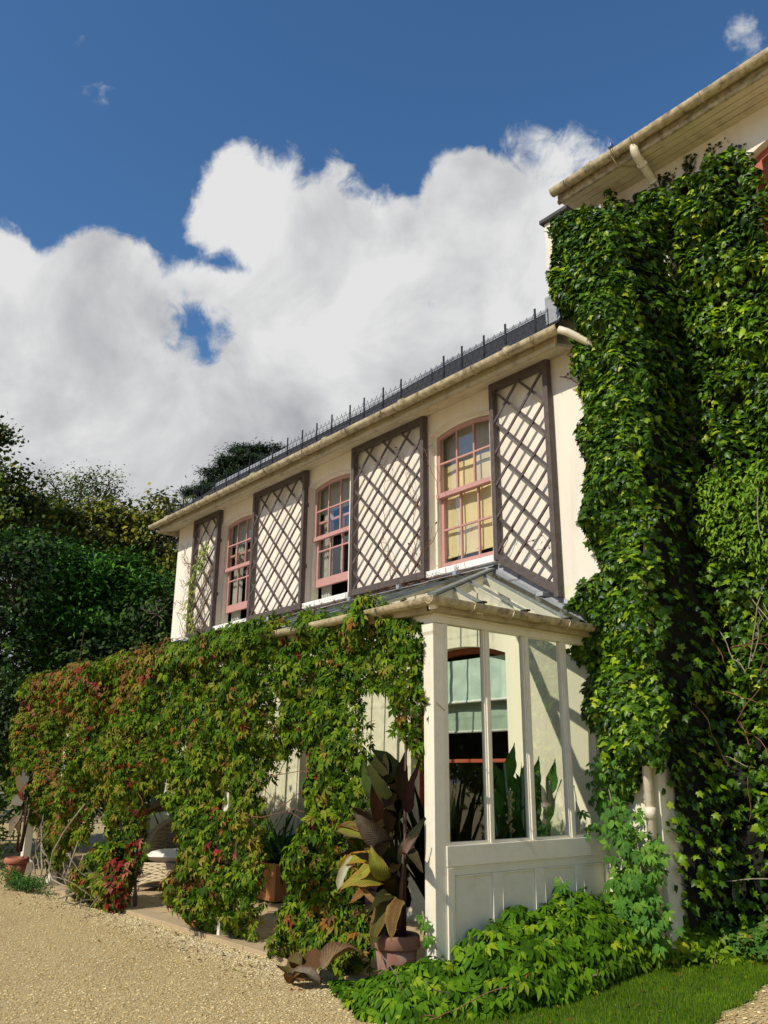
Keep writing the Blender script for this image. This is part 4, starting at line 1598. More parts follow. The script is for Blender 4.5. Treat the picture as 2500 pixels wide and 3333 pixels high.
    tip = np.stack((RS.normal(0, .7, n), RS.normal(-.2, .1, n), RS.normal(.2, .7, n)), 1)
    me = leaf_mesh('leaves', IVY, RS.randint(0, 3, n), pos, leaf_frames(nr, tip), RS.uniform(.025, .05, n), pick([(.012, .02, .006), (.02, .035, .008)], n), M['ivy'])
    o = link('leaves', me, t)
    o['kind'] = 'stuff'
ivy()

def climbing_shrub():
    t = thing('climbing_shrub', 'light yellow-green climber with small oval leaves growing through the ivy on the right', 'climber', (1.4, .8, 1))
    poly = [(.72, 4.35), (1.0, 4.75), (1.25, 4.6), (1.75, 4.7), (2.0, 4.6), (2.2, 3.6), (1.7, 3.35), (1.35, 3.7), (1.15, 3.75), (.85, 3.95)]
    def p3(a, z, d):
        return np.stack((a, TY - .40 - d, z), 1)
    c = cover(p3, 1900, poly, .16, .12, ((1, 0, 0), (0, 0, 1), (0, -1, 0)), .05, 12, up=.8, size=(.045, .075))
    n = len(c[0])
    col = pick([(.16, .28, .02), (.22, .34, .03), (.10, .21, .015)], n)
    foliage(t, OVAL, c[0], c[1], c[2], col, M['creeper'], 300, c[3] * 50)
    g = random.Random(8)
    for k in range(7):
        x = g.uniform(.9, 1.9)
        pts = wander((x, TY - .3, 2.6), (g.uniform(-.2, .2), -.05, 1), 18, .1, g, .10)
        MB().tube(pts, .006, 5).build('stem', M['twig'], t, True)
climbing_shrub()

# ------------------------------------------------------------------ creepers on the veranda
G_ = [(.062, .130, .005), (.044, .098, .005), (.098, .175, .007), (.16, .225, .010), (.028, .060, .004)]
Y_ = [(.20, .21, .022), (.15, .18, .018), (.24, .19, .03)]
O_ = [(.25, .10, .022), (.20, .11, .03), (.16, .085, .022)]
R_ = [(.25, .025, .02), (.19, .022, .016), (.33, .10, .07), (.13, .02, .014)]
PA = [(-2.28, 3.22), (-1.9, 3.30), (-1.6, 3.22), (-1.3, 3.17), (-.8, 3.21), (-.48, 3.16), (-.22, 3.03), (-.16, 2.78), (-.16, 1.95), (-.18, 1.72), (-.28, 1.78), (-.36, 2.12), (-.46, 2.35), (-.98, 2.45), (-1.08, 2.33), (-.98, 2.09), (-.86, 1.87), (-.78, 1.55), (-.86, 1.2), (-.98, .94), (-.98, .58), (-.85, .37), (-.80, .15), (-.95, .05), (-1.5, .03), (-1.9, .02), (-2.2, .03), (-2.08, .25), (-2.0, .63), (-1.82, .87), (-1.74, 1.29), (-1.72, 1.80), (-1.92, 1.92), (-2.3, 1.92)]
PB = [(-4.95, 3.2), (-3.62, 3.28), (-2.2, 3.24), (-2.2, 1.85), (-2.42, 1.8), (-2.62, 1.55), (-2.68, 1.36), (-2.68, .94), (-2.64, .56), (-2.74, .43), (-2.74, .05), (-3.2, .03), (-3.85, .03), (-4.09, .14), (-4.2, .25), (-4.14, .52), (-4.17, .81), (-4.15, 1.05), (-4.3, 1.4), (-4.6, 1.55), (-4.95, 1.7)]
PC = [(-8.2, 3.15), (-7.44, 3.24), (-5.5, 3.30), (-4.95, 3.2), (-4.9, 1.7), (-5.3, 1.5), (-5.52, 1.35), (-5.6, 1.11), (-5.65, .89), (-5.5, .69), (-5.55, .45), (-5.8, .16), (-6.0, .06), (-6.95, .02), (-7.0, .10), (-6.65, .54), (-6.6, .79), (-6.65, 1.2), (-6.8, 1.5), (-7.15, 1.5), (-7.25, 1.0), (-7.6, .7), (-8.1, .6)]
PD = [(-11.0, 1.8), (-10.9, 2.34), (-10.7, 2.6), (-9.95, 3.12), (-8.1, 3.16), (-8.0, .6), (-8.3, .6), (-8.4, .5), (-8.45, .4), (-8.3, .22), (-8.8, .1), (-9.1, .41), (-9.8, .96), (-10.3, 1.39), (-11.0, 1.59)]

def creeper(label, poly, n, seed, mixer, foot, spill=None, ybase=-2.18, bulge=.26, amp=.30):
    t = thing('creeper', label, 'creeper', foot, 'creepers along the veranda front')
    def pl(a, z, d):
        return np.stack((a, ybase - d, z), 1)
    c = cover(pl, n, poly, bulge, amp, ((1, 0, 0), (0, 0, 1), (0, -1, 0)), .07, seed, up=.5, edge=.22, size=(.056, .104), lobe=.34, pits=.4)
    pos, rot, size, ins, a, z, d, depth = c
    col = mixer(a, z, len(a))
    foliage(t, PALML, pos, rot, size, col, M['creeper'], 300, ins * 40)
    # inner shaded leaves behind the front layer
    m = n // 3
    k = RS.randint(0, len(pos), m)
    p2 = pos[k] + np.stack((RS.normal(0, .06, m), RS.uniform(.04, .2, m), RS.normal(0, .06, m)), 1)
    p2[:, 1] = np.minimum(p2[:, 1], ybase + .06)
    nr = np.stack((RS.normal(0, .5, m), RS.normal(-.7, .5, m), RS.normal(.5, .4, m)), 1)
    tp = np.stack((RS.normal(0, .5, m), RS.normal(-.2, .4, m), RS.normal(-1, .3, m)), 1)
    me = leaf_mesh('leaves', PALML, RS.randint(0, 6, m), p2, leaf_frames(nr, tp), size[k], col[k], M['creeper'])
    o = link('leaves', me, t)
    o['kind'] = 'stuff'
    if spill:
        rs = np.random.RandomState(seed + 3)
        x = rs.uniform(spill[0], spill[1], spill[2] * 3)
        x = x[nzC(x, x * 0, seed, .6, 2) > spill[3]][:spill[2]]
        q = len(x)
        u = rs.uniform(0, 1, q)
        p3 = np.stack((x, -2.30 - .22 * u + rs.normal(0, .03, q), 3.22 - .30 * u ** 2 + rs.normal(0, .04, q) + .08 * nzA(x, x * 0, 3, .4, 2)), 1)
        nr = np.stack((rs.normal(0, .35, q), -.4 - .5 * u, .9 - .4 * u + rs.normal(0, .2, q)), 1)
        tp = np.stack((rs.normal(0, .6, q), np.full(q, -.7), -.2 - u), 1)
        me = leaf_mesh('leaves', PALML, rs.randint(0, 6, q), p3, leaf_frames(nr, tp), rs.uniform(.08, .13, q), mixer(x, np.full(q, 3.1), q), M['creeper'])
        o = link('leaves', me, t)
        o['kind'] = 'stuff'
    g = random.Random(seed)
    for q in range(6):
        x = foot[0] + g.uniform(-.25, .25)
        pts = [Vector((x, foot[1] + .12 + g.uniform(-.05, .05), 0))]
        for i in range(26):
            pts.append(pts[-1] + Vector((g.gauss(0, .035), g.gauss(0, .015), .115)))
        pts = [p for p in pts if p.z < 3.0]
        MB().tube(pts, [.016 - .0004 * i for i in range(len(pts))], 6).build('stem', M['bark'], t, True)
    P = np.array(poly)
    for q in range(9):
        for _ in range(20):
            x, zz = g.uniform(P[:, 0].min(), P[:, 0].max()), g.uniform(P[:, 1].min(), P[:, 1].max())
            if in_poly(np.array([x]), np.array([zz]), poly)[0]:
                break
        pts = wander((x, ybase - .1, zz), (g.uniform(-1, 1), -.15, g.uniform(-.6, .3)), 8, .1, g, .25)
        MB().tube(pts, .004, 5).build('stem', M['redtwig'], t, True)
    return t

def mix_of(weights, extra=None):
    pal = np.array(G_ + Y_ + O_ + R_)
    grp = [0] * len(G_) + [1] * len(Y_) + [2] * len(O_) + [3] * len(R_)
    def f(a, z, n):
        w = np.zeros((n, 4))
        base = weights(a, z)
        for i in range(4):
            w[:, i] = base[i]
        nA = nzA(a, z, 2.2, .55, 2)
        nB = nzB(a, z, 7.2, .35, 2)
        w[:, 1] *= np.clip(.5 + 2.5 * nB, .05, 3)
        w[:, 2] *= np.clip(.3 + 3.5 * nA, .03, 4)
        w[:, 3] *= np.clip(.1 + 4.0 * nzC(a, z, 1.1, .4, 2), .02, 4)
        cnt = np.array([grp.count(i) for i in range(4)])
        idx = np.zeros(n, int)
        cum = np.cumsum(w / w.sum(1, keepdims=True), 1)
        u = RS.uniform(0, 1, n)
        g = (u[:, None] > cum).sum(1)
        st = np.concatenate(([0], np.cumsum(cnt)[:-1]))
        idx = st[g] + (RS.uniform(0, 1, n) * cnt[g]).astype(int)
        return pal[idx] * RS.uniform(.85, 1.15, (n, 1))
    return f
one = lambda a, v: np.full(len(a), v)
creeper('bushy green creeper pillar behind the potted canna at the near end of the veranda', PA, 5200, 21,
        mix_of(lambda a, z: (one(a, 8.0), .9 + 2.2 * (z < 1.0) + .6 * (z > 2.5), one(a, .5) + .3 * (z < .6), one(a, .06))), (-1.5, -2.3, .02), (-1.9, -.7, 110, .0))
creeper('green creeper pillar with red and orange leaves low down, between the paving openings', PB, 6200, 22,
        mix_of(lambda a, z: (7.0 - 2.5 * (z < 1.2), 1.5 + 1.5 * (z < 1.6), .7 + 1.6 * ((z < 1.3) & (a < -3.3)), .25 + 1.7 * ((z < 1.3) & (a < -3.3)))), (-3.35, -2.3, .02), (-5.0, -2.6, 420, -.5))
creeper('straggling creeper turning orange and crimson, left of the wicker chairs', PC, 6500, 23,
        mix_of(lambda a, z: (5.0 - 2.0 * (z > 2.4), one(a, 2.4), 1.2 + 1.8 * (z > 2.3) + .8 * (z < .9), .6 + .6 * (z > 2.5) + 2.2 * (z < .8))), (-5.9, -2.32, .02), (-8.0, -5.0, 420, -.35))
creeper('creeper mass with olive and rust leaves at the far left end of the veranda', PD, 5600, 24,
        mix_of(lambda a, z: (5.0 - 2.0 * (z > 2.5), one(a, 2.2), 1.3 + 2.0 * (z > 2.5), .5 + .8 * (z > 2.6))), (-8.6, -2.3, .02), (-10.6, -8.0, 420, -.6))

def skirt():
    t = thing('creeper_skirt', 'low red and green creeper sprawling onto the gravel in front of the wicker chairs', 'creeper', (-6.1, -2.7, 0))
    def pl(a, z, d):
        return np.stack((a, -2.38 - d, z), 1)
    poly = [(-7.0, .03), (-6.75, .42), (-6.3, .75), (-5.75, .72), (-5.5, .45), (-5.45, .2), (-5.6, .03)]
    c = cover(pl, 1000, poly, .26, .16, ((1, 0, 0), (0, 0, 1), (0, -1, 0)), .09, 27, up=.6, edge=.3, size=(.075, .13))
    f = mix_of(lambda a, z: (one(a, 3.2), one(a, 1.6), one(a, 2.0), 1.8 + 3.0 * (a > -6.2)))
    foliage(t, PALML, c[0], c[1], c[2], f(c[4], c[5], len(c[0])), M['creeper'], 200, c[3] * 40)
    g = random.Random(2)
    for q in range(14):
        pts = wander((g.uniform(-6.9, -5.6), -2.55, g.uniform(.02, .3)), (g.uniform(-1, 1), -.5, .3), 7, .08, g, .25)
        MB().tube(pts, .006, 5).build('stem', M['twig'], t, True)
skirt()

# mound of creeper in front of the end screen
def mound():
    t = thing('creeper_mound', 'low spreading mound of bright green creeper at the foot of the white end screen', 'ground cover', (.5, -1.6, 0))
    rs = np.random.RandomState(31)
    n = 3500
    # footprint polygon on the ground (x, y) and a height field over it
    foot = [(-.95, -2.55), (-.45, -2.75), (.0, -2.95), (.30, -2.85), (.42, -2.45), (.56, -2.15), (.62, -1.6), (.60, -1.0), (.55, -.5), (.62, -.1), (1.0, .35), (.95, .75), (.62, 1.05), (.02, .0), (.03, -2.1), (-.25, -2.2), (-.7, -2.35)]
    m = n * 6
    x, y = rs.uniform(-1.05, 1.1, m), rs.uniform(-3.05, 1.1, m)
    ok = in_poly(x + .06 * nzA(x, y, 3, .3, 2), y + .06 * nzB(x, y, 3, .3, 2), foot)
    x, y = x[ok][:n], y[ok][:n]
    n = len(x)
    def H(x, y):
        e = edge_dist(x, y, foot)
        top = np.interp(y, [-3.0, -2.7, -2.2, -1.9, -1.5, -1.0, -.4, .0, .4, 1.0], [.22, .28, .36, .50, .58, .56, .60, .62, .42, .30]) * np.clip(.45 + (x + .55) * 1.1, .4, 1)
        back = np.clip(1 - (x - .02) / 1.1, .3, 1)
        wl = np.where((x < .1) & (y > -2.2), 1.0, np.clip(e / .30, 0, 1) ** .6)
        return top * np.where(y > -2.1, np.sqrt(np.clip((.66 - x + .0 + np.clip(y, 0, 1) * .45) / .55, 0.03, 1)), np.clip(e / .28, 0.05, 1) ** .55) * (1 + .30 * nzC(x, y, 0, .35, 2) + .12 * nzB(x, y, 3, .16, 1)) + gheight(x, y)
    e = .03
    h = H(x, y)
    gx, gy = (H(x + e, y) - H(x - e, y)) / (2 * e), (H(x, y + e) - H(x, y - e)) / (2 * e)
    nor = unit(np.stack((-gx, -gy, np.full(n, .8)), 1))
    ins = np.abs(rs.normal(0, .05, n)) * (1 + 2 * (rs.uniform(0, 1, n) < .3))
    gap = (nzA(x, y, 6, .22, 2) < -.30) & (rs.uniform(0, 1, n) < .65)
    ins = np.where(gap, ins + .16, ins)
    low = rs.uniform(0, 1, n) < .18
    pos = np.stack((x, y, np.maximum(h - ins, .03)), 1)
    pos[low, 2] = np.maximum(rs.uniform(.25, .9, low.sum()) * h[low], .03)
    nr = nor + np.array([[.0, -.15, .55]]) + rs.normal(0, .32, (n, 3))
    tip = np.stack((nor[:, 0] + rs.normal(0, .5, n), nor[:, 1] - .3 + rs.normal(0, .5, n), rs.normal(-.5, .3, n)), 1)
    col = pick([(.062, .148, .006), (.090, .195, .008), (.038, .095, .005), (.14, .25, .010), (.22, .30, .015), (.25, .12, .02)], n, (5, 4, 4, 2, .8, .12))
    yel = np.clip((pos[:, 0] + pos[:, 1] * .35 - .1), 0, .55)[:, None]
    col = col * (1 + yel * np.array([[1.3, .55, .4]]))
    foliage(t, PALM, pos, leaf_frames(nr, tip), rs.uniform(.072, .128, n), col, M['creeper'], 300, ins * 20)
    g = random.Random(7)
    for k in range(9):
        x, y = g.uniform(.2, .6), g.uniform(-2.8, .3)
        pts = wander((x, y, .03), (g.uniform(-.5, .9), g.uniform(-.8, .2), .35), 9, .07, g, .22)
        MB().tube(pts, .004, 5).build('stem', M['redtwig'] if k % 2 else M['twig'], t, True)
    # strand climbing the corner of the house behind the mound, and one shoot leaning on the panel
    pos, nr, tp = [], [], []
    for path, cnt in (([(.12, -.14, 1.75), (.20, -.16, 1.4), (.33, -.2, 1.1), (.42, -.22, .8), (.36, -.25, .55)], 170), ([(.5, -.25, 1.2), (.56, -.3, .9), (.6, -.35, .6), (.62, -.3, .4)], 150),
                      ([(.30, -.70, .40), (.18, -.78, .60), (.10, -.85, .80)], 12), ([(.02, -2.26, .36), (-.06, -2.3, .5), (-.10, -2.3, .62)], 6)):
        L = [Vector(q) for q in path]
        MB().tube(L, .006, 5).build('stem', M['twig'], t, True)
        for k in range(cnt):
            u = g.uniform(0, len(L) - 1.001)
            i = int(u)
            p = L[i].lerp(L[i + 1], u - i)
            w = .12 if cnt > 40 else .025
            pos.append((p.x + g.gauss(0, w), p.y + g.gauss(-.02, w * .6), p.z + g.gauss(0, w * .7)))
            nr.append((g.gauss(.3, .4), -1, g.gauss(.5, .3)))
            tp.append((g.gauss(0, .6), -.2, -1))
    pos, nr, tp = np.array(pos), np.array(nr), np.array(tp)
    n = len(pos)
    me = leaf_mesh('leaves', PALM, RS.randint(0, 5, n), pos, leaf_frames(nr, tp), RS.uniform(.06, .11, n), pick([(.075, .19, .024), (.13, .26, .03), (.06, .15, .025)], n), M['creeper'])
    o = link('leaves', me, t)
    o['kind'] = 'stuff'
mound()

# small plants and dry leaves at the foot of the tall wall
def border():
    t = thing('border_plants', 'mixed low leafy plants along the back edge of the lawn under the ivy', 'plants', (1.3, .9, .1))
    rs = np.random.RandomState(77)
    n = 900
    x, y = rs.uniform(.7, 2.3, n), rs.uniform(.55, 1.15, n)
    h = .26 * rs.uniform(0, 1, n) ** .6 * (1 + .5 * nzA(x, y, 0, .3, 2))
    pos = np.stack((x, y - (1 - h * 3) * .1, gheight(x, y) + .02 + h), 1)
    nr = np.stack((rs.normal(0, .4, n), rs.normal(-.4, .4, n), np.full(n, .8)), 1)
    tp = rs.normal(0, 1, (n, 3)) * np.array([[1, 1, .3]])
    col = pick([(.05, .13, .02), (.08, .17, .025), (.16, .22, .04), (.28, .14, .04)], n, (4, 4, 1.5, .5))
    foliage(t, PALM, pos, leaf_frames(nr, tp), rs.uniform(.04, .09, n), col, M['creeper'], 200)
border()

# ------------------------------------------------------------------ potted canna
def blade(length, width, bend, twist, fold, seed, nlen=12):
    g = random.Random(seed)
    V, F = [], []
    p = Vector((0, 0, 0))
    ang = 0.0
    for i in range(nlen + 1):
        t = i / nlen
        w = width * .95 * math.sin(math.pi * (.05 + t * .95) ** .72) ** 1.1 + .008 * (1 - t)
        if i == nlen:
            w = .002
        ang = bend * t ** 1.4
        if i:
            p = p + Vector((0, math.cos(ang), -math.sin(ang))) * (length / nlen)
        for k in (-1, -.66, -.33, 0, .33, .66, 1):
            tw = twist * t
            x = k * w / 2
            z = fold * (k * k * .75 + .1 * abs(k)) * w * .6 + .014 * math.sin(t * 8 + seed + k * 2) * abs(k) + .006 * math.sin(t * 21 + seed * 1.7 + k) * abs(k)
            nx, nz = x * math.cos(tw) - z * math.sin(tw), x * math.sin(tw) + z * math.cos(tw)
            V.append((p.x + nx, p.y + nz * math.sin(ang), p.z + nz * math.cos(ang)))
    for i in range(nlen):
        for k in range(6):
            a = i * 7 + k
            F.append((a, a + 1, a + 8, a + 7))
    return V, F

def blade_obj(parent, base, direction, up, length, width, bend, twist, fold, col, material, seed, name='leaf', edgecol=None):
    V, F = blade(length, width, bend, twist, fold, seed)
    y = Vector(direction).normalized()
    z = Vector(up)
    z = (z - y * z.dot(y)).normalized()
    x = y.cross(z)
    m = Matrix((x, y, z)).transposed()
    pts = [Vector(base) + m @ Vector(v) for v in V]
    me = bpy.data.meshes.new(name)
    me.from_pydata([tuple(p) for p in pts], [], F)
    c = np.tile(np.array([*col, 1.0]), (len(pts), 1))
    if edgecol is not None:
        for i in range(len(pts)):
            k, row = i % 7, i // 7
            f = max((abs(k - 3) / 3) ** 4 * .8, max(0, row / 12 - .78) * 3)
            c[i, :3] = c[i, :3] * (1 - min(f, 1)) + np.array(edgecol) * min(f, 1)
        for i in range(len(pts)):
            if i % 7 == 3:
                c[i, :3] *= 1.25
    at = me.attributes.new('Col', 'FLOAT_COLOR', 'POINT')
    at.data.foreach_set('color', c.astype(np.float32).ravel())
    vv = me.attributes.new('Vein', 'FLOAT_VECTOR', 'POINT')
    vv.data.foreach_set('vector', np.array([((i // 7) / 12, abs(i % 7 - 3) / 3, seed * .1) for i in range(len(pts))], np.float32).ravel())
    me.materials.append(material)
    me.polygons.foreach_set('use_smooth', [True] * len(F))
    me.update()
    return link(name, me, parent)

def pot(name, label, loc, r0, r1, h, m, soil=True):
    t = thing(name, label, 'plant pot', loc)
    MB().lathe([(0, 0), (r0, 0), (r0 + (r1 - r0) * .8, h * .80), (r0 + (r1 - r0) * .8 - .02, h * .8), (r0 - .02, .03), (0, .03)], loc, 32).build('body', m, t, True)
    MB().lathe([(r1 - .03, h * .78), (r1 + .004, h * .78), (r1 + .012, h * .80), (r1 + .008, h * .97), (r1 - .004, h), (r1 - .035, h), (r1 - .045, h * .9), (r1 - .04, h * .78)], loc, 32).build('rim', m, t, True)
    MB().lathe([(r1 - .042, h * .93), (r1 * .5, h * .95), (0, h * .95)], loc, 24).build('soil', M['soil'], t)
    return t
pot('plant_pot', 'large weathered terracotta pot holding the dark canna beside the white corner post', (-.32, -2.38, .0), .125, .178, .44, M['terracotta'])

BR = (.012, .008, .004)
BG = (.06, .05, .018)
YG = (.23, .22, .02)
GR = (.06, .09, .025)
PU = (.07, .052, .03)
def canna():
    t = thing('canna', 'tall bronze leaved canna with a few yellowing leaves growing in the large terracotta pot', 'canna', (-.37, -2.36, .40))
    for dx, dy, top, lean in ((-.02, .02, 1.75, -.14), (.06, .05, 1.95, .05), (-.07, -.03, 1.35, -.28), (.08, -.02, 1.2, .10), (.0, .08, 1.5, -.1)):
        MB().tube([(-.37 + dx, -2.36 + dy, .4), (-.37 + dx + lean * .4, -2.37 + dy, .4 + (top - .4) * .5), (-.37 + dx + lean, -2.38 + dy, top)], [.020, .016, .009], 8).build('stem', bpy.data.materials.get('canna_stem') or mat('canna_stem', (.07, .03, .022), .5, .2, 8), t, True)
    L = [  # base, direction, length, width, bend, twist, fold, colour, edge
        ((-.62, -2.40, 1.45), (-.25, -.15, 1), .42, .15, .7, .3, .25, GR, None),
        ((-.52, -2.38, 1.22), (-.05, -.25, 1), .60, .17, .9, -.3, .3, (.022, .010, .005), None),
        ((-.44, -2.36, 1.15), (.25, -.2, 1), .52, .17, 1.0, .4, .3, BR, None),
        ((-.30, -2.34, 1.45), (.12, -.1, 1), .52, .15, .5, .2, .35, BR, None),
        ((-.34, -2.34, 1.30), (-.5, -.1, .85), .55, .20, 1.5, -.4, .25, (.018, .010, .008), None),
        ((-.24, -2.33, 1.35), (.3, -.1, 1), .5, .16, .6, .5, .3, (.016, .008, .007), None),
        ((-.56, -2.42, 1.12), (-.9, -.35, .45), .62, .19, 1.0, .5, .2, (.17, .17, .03), (.12, .05, .03)),
        ((-.50, -2.42, 1.18), (-.8, -.2, .75), .60, .17, .9, -.6, .3, BR, PU),
        ((-.60, -2.42, 1.20), (-1, -.25, .25), .55, .13, .7, .3, .3, (.12, .07, .03), (.28, .16, .04)),
        ((-.45, -2.44, .98), (-.95, -.35, .12), .62, .16, .9, .9, .25, YG, (.40, .14, .04)),
        ((-.74, -2.50, .98), (-.5, -.3, -.9), .38, .16, .25, .3, .35, (.40, .40, .26), (.30, .20, .08)),
        ((-.40, -2.44, 1.12), (.10, -.6, .25), .44, .24, 1.6, .1, .3, (.10, .08, .055), (.07, .04, .03)),
        ((-.42, -2.44, .98), (-.2, -.5, -.2), .40, .16, 1.0, -.1, .25, (.24, .24, .035), (.4, .2, .05)),
        ((-.42, -2.44, .80), (-.10, -.5, .25), .48, .23, 1.7, .2, .2, (.23, .22, .035), (.42, .18, .04)),
        ((-.34, -2.44, .84), (.18, -.5, .2), .42, .2, 1.6, -.2, .2, (.22, .23, .035), (.3, .18, .05)),
        ((-.30, -2.43, .72), (.05, -.4, -.3), .50, .21, .9, .2, .25, (.10, .085, .025), (.22, .14, .05)),
        ((-.24, -2.42, .70), (.25, -.4, -.2), .42, .2, 1.0, -.3, .25, (.13, .075, .03), (.30, .2, .06)),
        ((-.50, -2.43, .74), (-.6, -.4, -.1), .36, .12, .8, .3, .3, (.18, .11, .04), (.35, .12, .04)),
        ((-.20, -2.38, 1.05), (.8, -.45, .15), .38, .14, 1.5, .3, .35, PU, None),
        ((-.22, -2.38, 1.02), (.45, -.6, .3), .36, .12, 1.9, -.2, .4, (.20, .13, .10), None),
        ((-.32, -2.40, .55), (-.05, -.5, .3), .52, .06, 1.5, .2, .3, (.30, .17, .07), None),
        ((-.44, -2.40, .50), (-.5, -.5, .5), .40, .05, 1.6, .2, .3, (.22, .13, .06), None),
        ((-.60, -2.40, .95), (-.8, -.3, .35), .48, .08, .9, .2, .3, BR, None),
        ((-.48, -2.40, .88), (-.1, -.4, -.6), .40, .14, .5, .1, .25, (.15, .10, .095), None),
        ((-.28, -2.36, .95), (.5, -.1, .8), .5, .18, .8, .2, .25, (.03, .035, .02), None),
        ((-.36, -2.36, .85), (.15, .2, .9), .5, .2, .8, .2, .25, (.025, .03, .018), None),
    ]
    for i, (b, d, ln, w, bend, tw, fo, c, e) in enumerate(L):
        n = Vector((.3, -.6, .9))
        dv = Vector(d).normalized()
        if abs(n.normalized().dot(dv)) > .8:
            n = Vector((.45, -1, .2))
        blade_obj(t, b, d, n, ln * .86, w * .78, bend, tw, fo, c, M['canna'], 3 + i, edgecol=e)
    g = random.Random(44)
    dark = [(.014, .009, .005), (.022, .016, .007), (.014, .018, .007), (.04, .04, .014), (.055, .06, .018)]
    for k in range(44):
        a = g.uniform(-3.6, -1.2)
        z = g.uniform(.50, 1.75) if k < 26 else g.uniform(.45, .95)
        d = (math.cos(a) * .8, math.sin(a) * .5, g.uniform(-.1, .9))
        b = (-.40 + g.gauss(0, .06), -2.30 + g.gauss(0, .06), z)
        blade_obj(t, b, d, (g.uniform(-.3, .5), -.6, .8), g.uniform(.32, .5), g.uniform(.10, .17), g.uniform(.5, 1.8), g.uniform(-.6, .6), .28, dark[k % 5], M['canna'], 90 + k, edgecol=(.09, .05, .02) if k % 4 == 0 else None)
canna()

# dry canna leaves heaped on the gravel
def dry_leaves():
    for i, (x, y, a, ln, w, c, lab) in enumerate((
            (-1.22, -2.62, 2.6, .42, .19, (.16, .13, .04), 'curled olive brown fallen canna leaf at the left of the heap on the gravel'),
            (-1.02, -2.56, 2.9, .44, .22, (.16, .075, .03), 'broad rust brown fallen canna leaf in the middle of the heap'),
            (-.88, -2.58, 1.2, .40, .20, (.26, .17, .08), 'tan folded fallen canna leaf standing up in the heap'),
            (-.95, -2.74, 2.9, .36, .15, (.24, .12, .04), 'orange edged fallen canna leaf at the front of the heap'),
            (-1.05, -2.76, .9, .28, .09, (.30, .24, .16), 'pale grey brown fallen canna leaf strip on the gravel'))):
        t = thing('fallen_leaf', lab, 'fallen leaf', (x, y, .03), 'dry canna leaves heaped on the gravel')
        d = (math.cos(a), math.sin(a) * .5, .35 if i != 2 else .8)
        blade_obj(t, (x - .02, y - .09, .05 + .04 * (i % 3)), d, (.15, -.25, 1), ln * 1.0, w * 1.2, 1.3 + .15 * i, .7 - .3 * i, .55, tuple(q * .7 for q in c), M['dead'], 50 + i, 'blade', (.10, .04, .015))
dry_leaves()

# ------------------------------------------------------------------ plants behind the end screen
def strap_plant(name, label, cat, loc, n, ln, w, cols, seed, spread=.6, bend=1.2, h0=.0, material=None):
    t = thing(name, label, cat, loc)
    g = random.Random(seed)
    for k in range(n):
        a = 6.283 * k / n + g.uniform(-.4, .4)
        s = g.uniform(.15, 1) * spread
        d = (math.cos(a) * s, math.sin(a) * s, 1)
        L = ln * g.uniform(.65, 1.1)
        blade_obj(t, (loc[0] + math.cos(a) * .03, loc[1] + math.sin(a) * .03, loc[2] + h0), d, (math.cos(a + 3.14) * 1.0, math.sin(a + 3.14), .6), L, w * g.uniform(.8, 1.15), bend * g.uniform(.5, 1.2) * s, g.uniform(-.3, .3), .2, cols[k % len(cols)], material or M['canna'], seed * 50 + k)
    return t
pot('plant_pot', 'dark terracotta pot behind the glazed end screen', (-.45, -.75, .02), .15, .2, .34, M['terracotta'])
gl = strap_plant('ginger_lily', 'dark green broad leaved plant standing behind the glass of the end screen', 'potted plant', (-.45, -.75, .33), 16, 1.35, .17, [(.03, .09, .02), (.045, .12, .02), (.02, .06, .015)], 4, .30, .5)
def ginger_extra():
    g = random.Random(3)
    for sx, sy, top in ((.12, -.30, 1.75), (.10, .10, 1.62), (.05, -.42, 1.4), (.12, .34, 1.6), (.14, -.08, 1.66), (.0, .2, 1.3)):
        b = Vector((-.45 + sx * .4, -.75 + sy * .3, .34))
        tip = Vector((-.45 + sx, -.75 + sy, top))
        MB().tube([b, b.lerp(tip, .5), tip], .011, 7).build('stem', M['cactus'], gl, True)
        for k in range(6):
            p = b.lerp(tip, .35 + .65 * k / 6)
            sd = 1 if k % 2 else -1
            blade_obj(gl, p, (.1 * sd, .35 * sd, .95), (.9, -.3, .2), .38, .12, .3, .1, .2, ((.035, .10, .02), (.05, .14, .025))[k % 2], M['canna'], 300 + k)
    # yellow flower spike
    mb = MB()
    for k in range(60):
        u = k / 60
        mb.ball((-.30 + g.gauss(0, .018), -1.02 + g.gauss(0, .018), 1.15 + .36 * u), .012, (1, 1, 1), 5, 3)
    mb.build('flower_spike', mat('cream_flower', (.55, .45, .20), .8, .2, 30), gl)
    MB().tube([(-.42, -.9, .4), (-.30, -1.02, 1.2), (-.30, -1.02, 1.52)], .008, 6).build('stem', M['cactus'], gl, True)
ginger_extra()
pot('plant_pot', 'shaded terracotta pot inside the veranda close to the corner post', (-.62, -1.55, .02), .14, .19, .32, M['terracotta2'])
strap_plant('dark_canna', 'very dark leaved canna inside the veranda seen through the nearest pane', 'canna', (-.62, -1.55, .30), 26, 1.45, .19, [(.012, .008, .006), (.02, .022, .010), (.012, .018, .008), (.045, .04, .015)], 9, .5, .8)

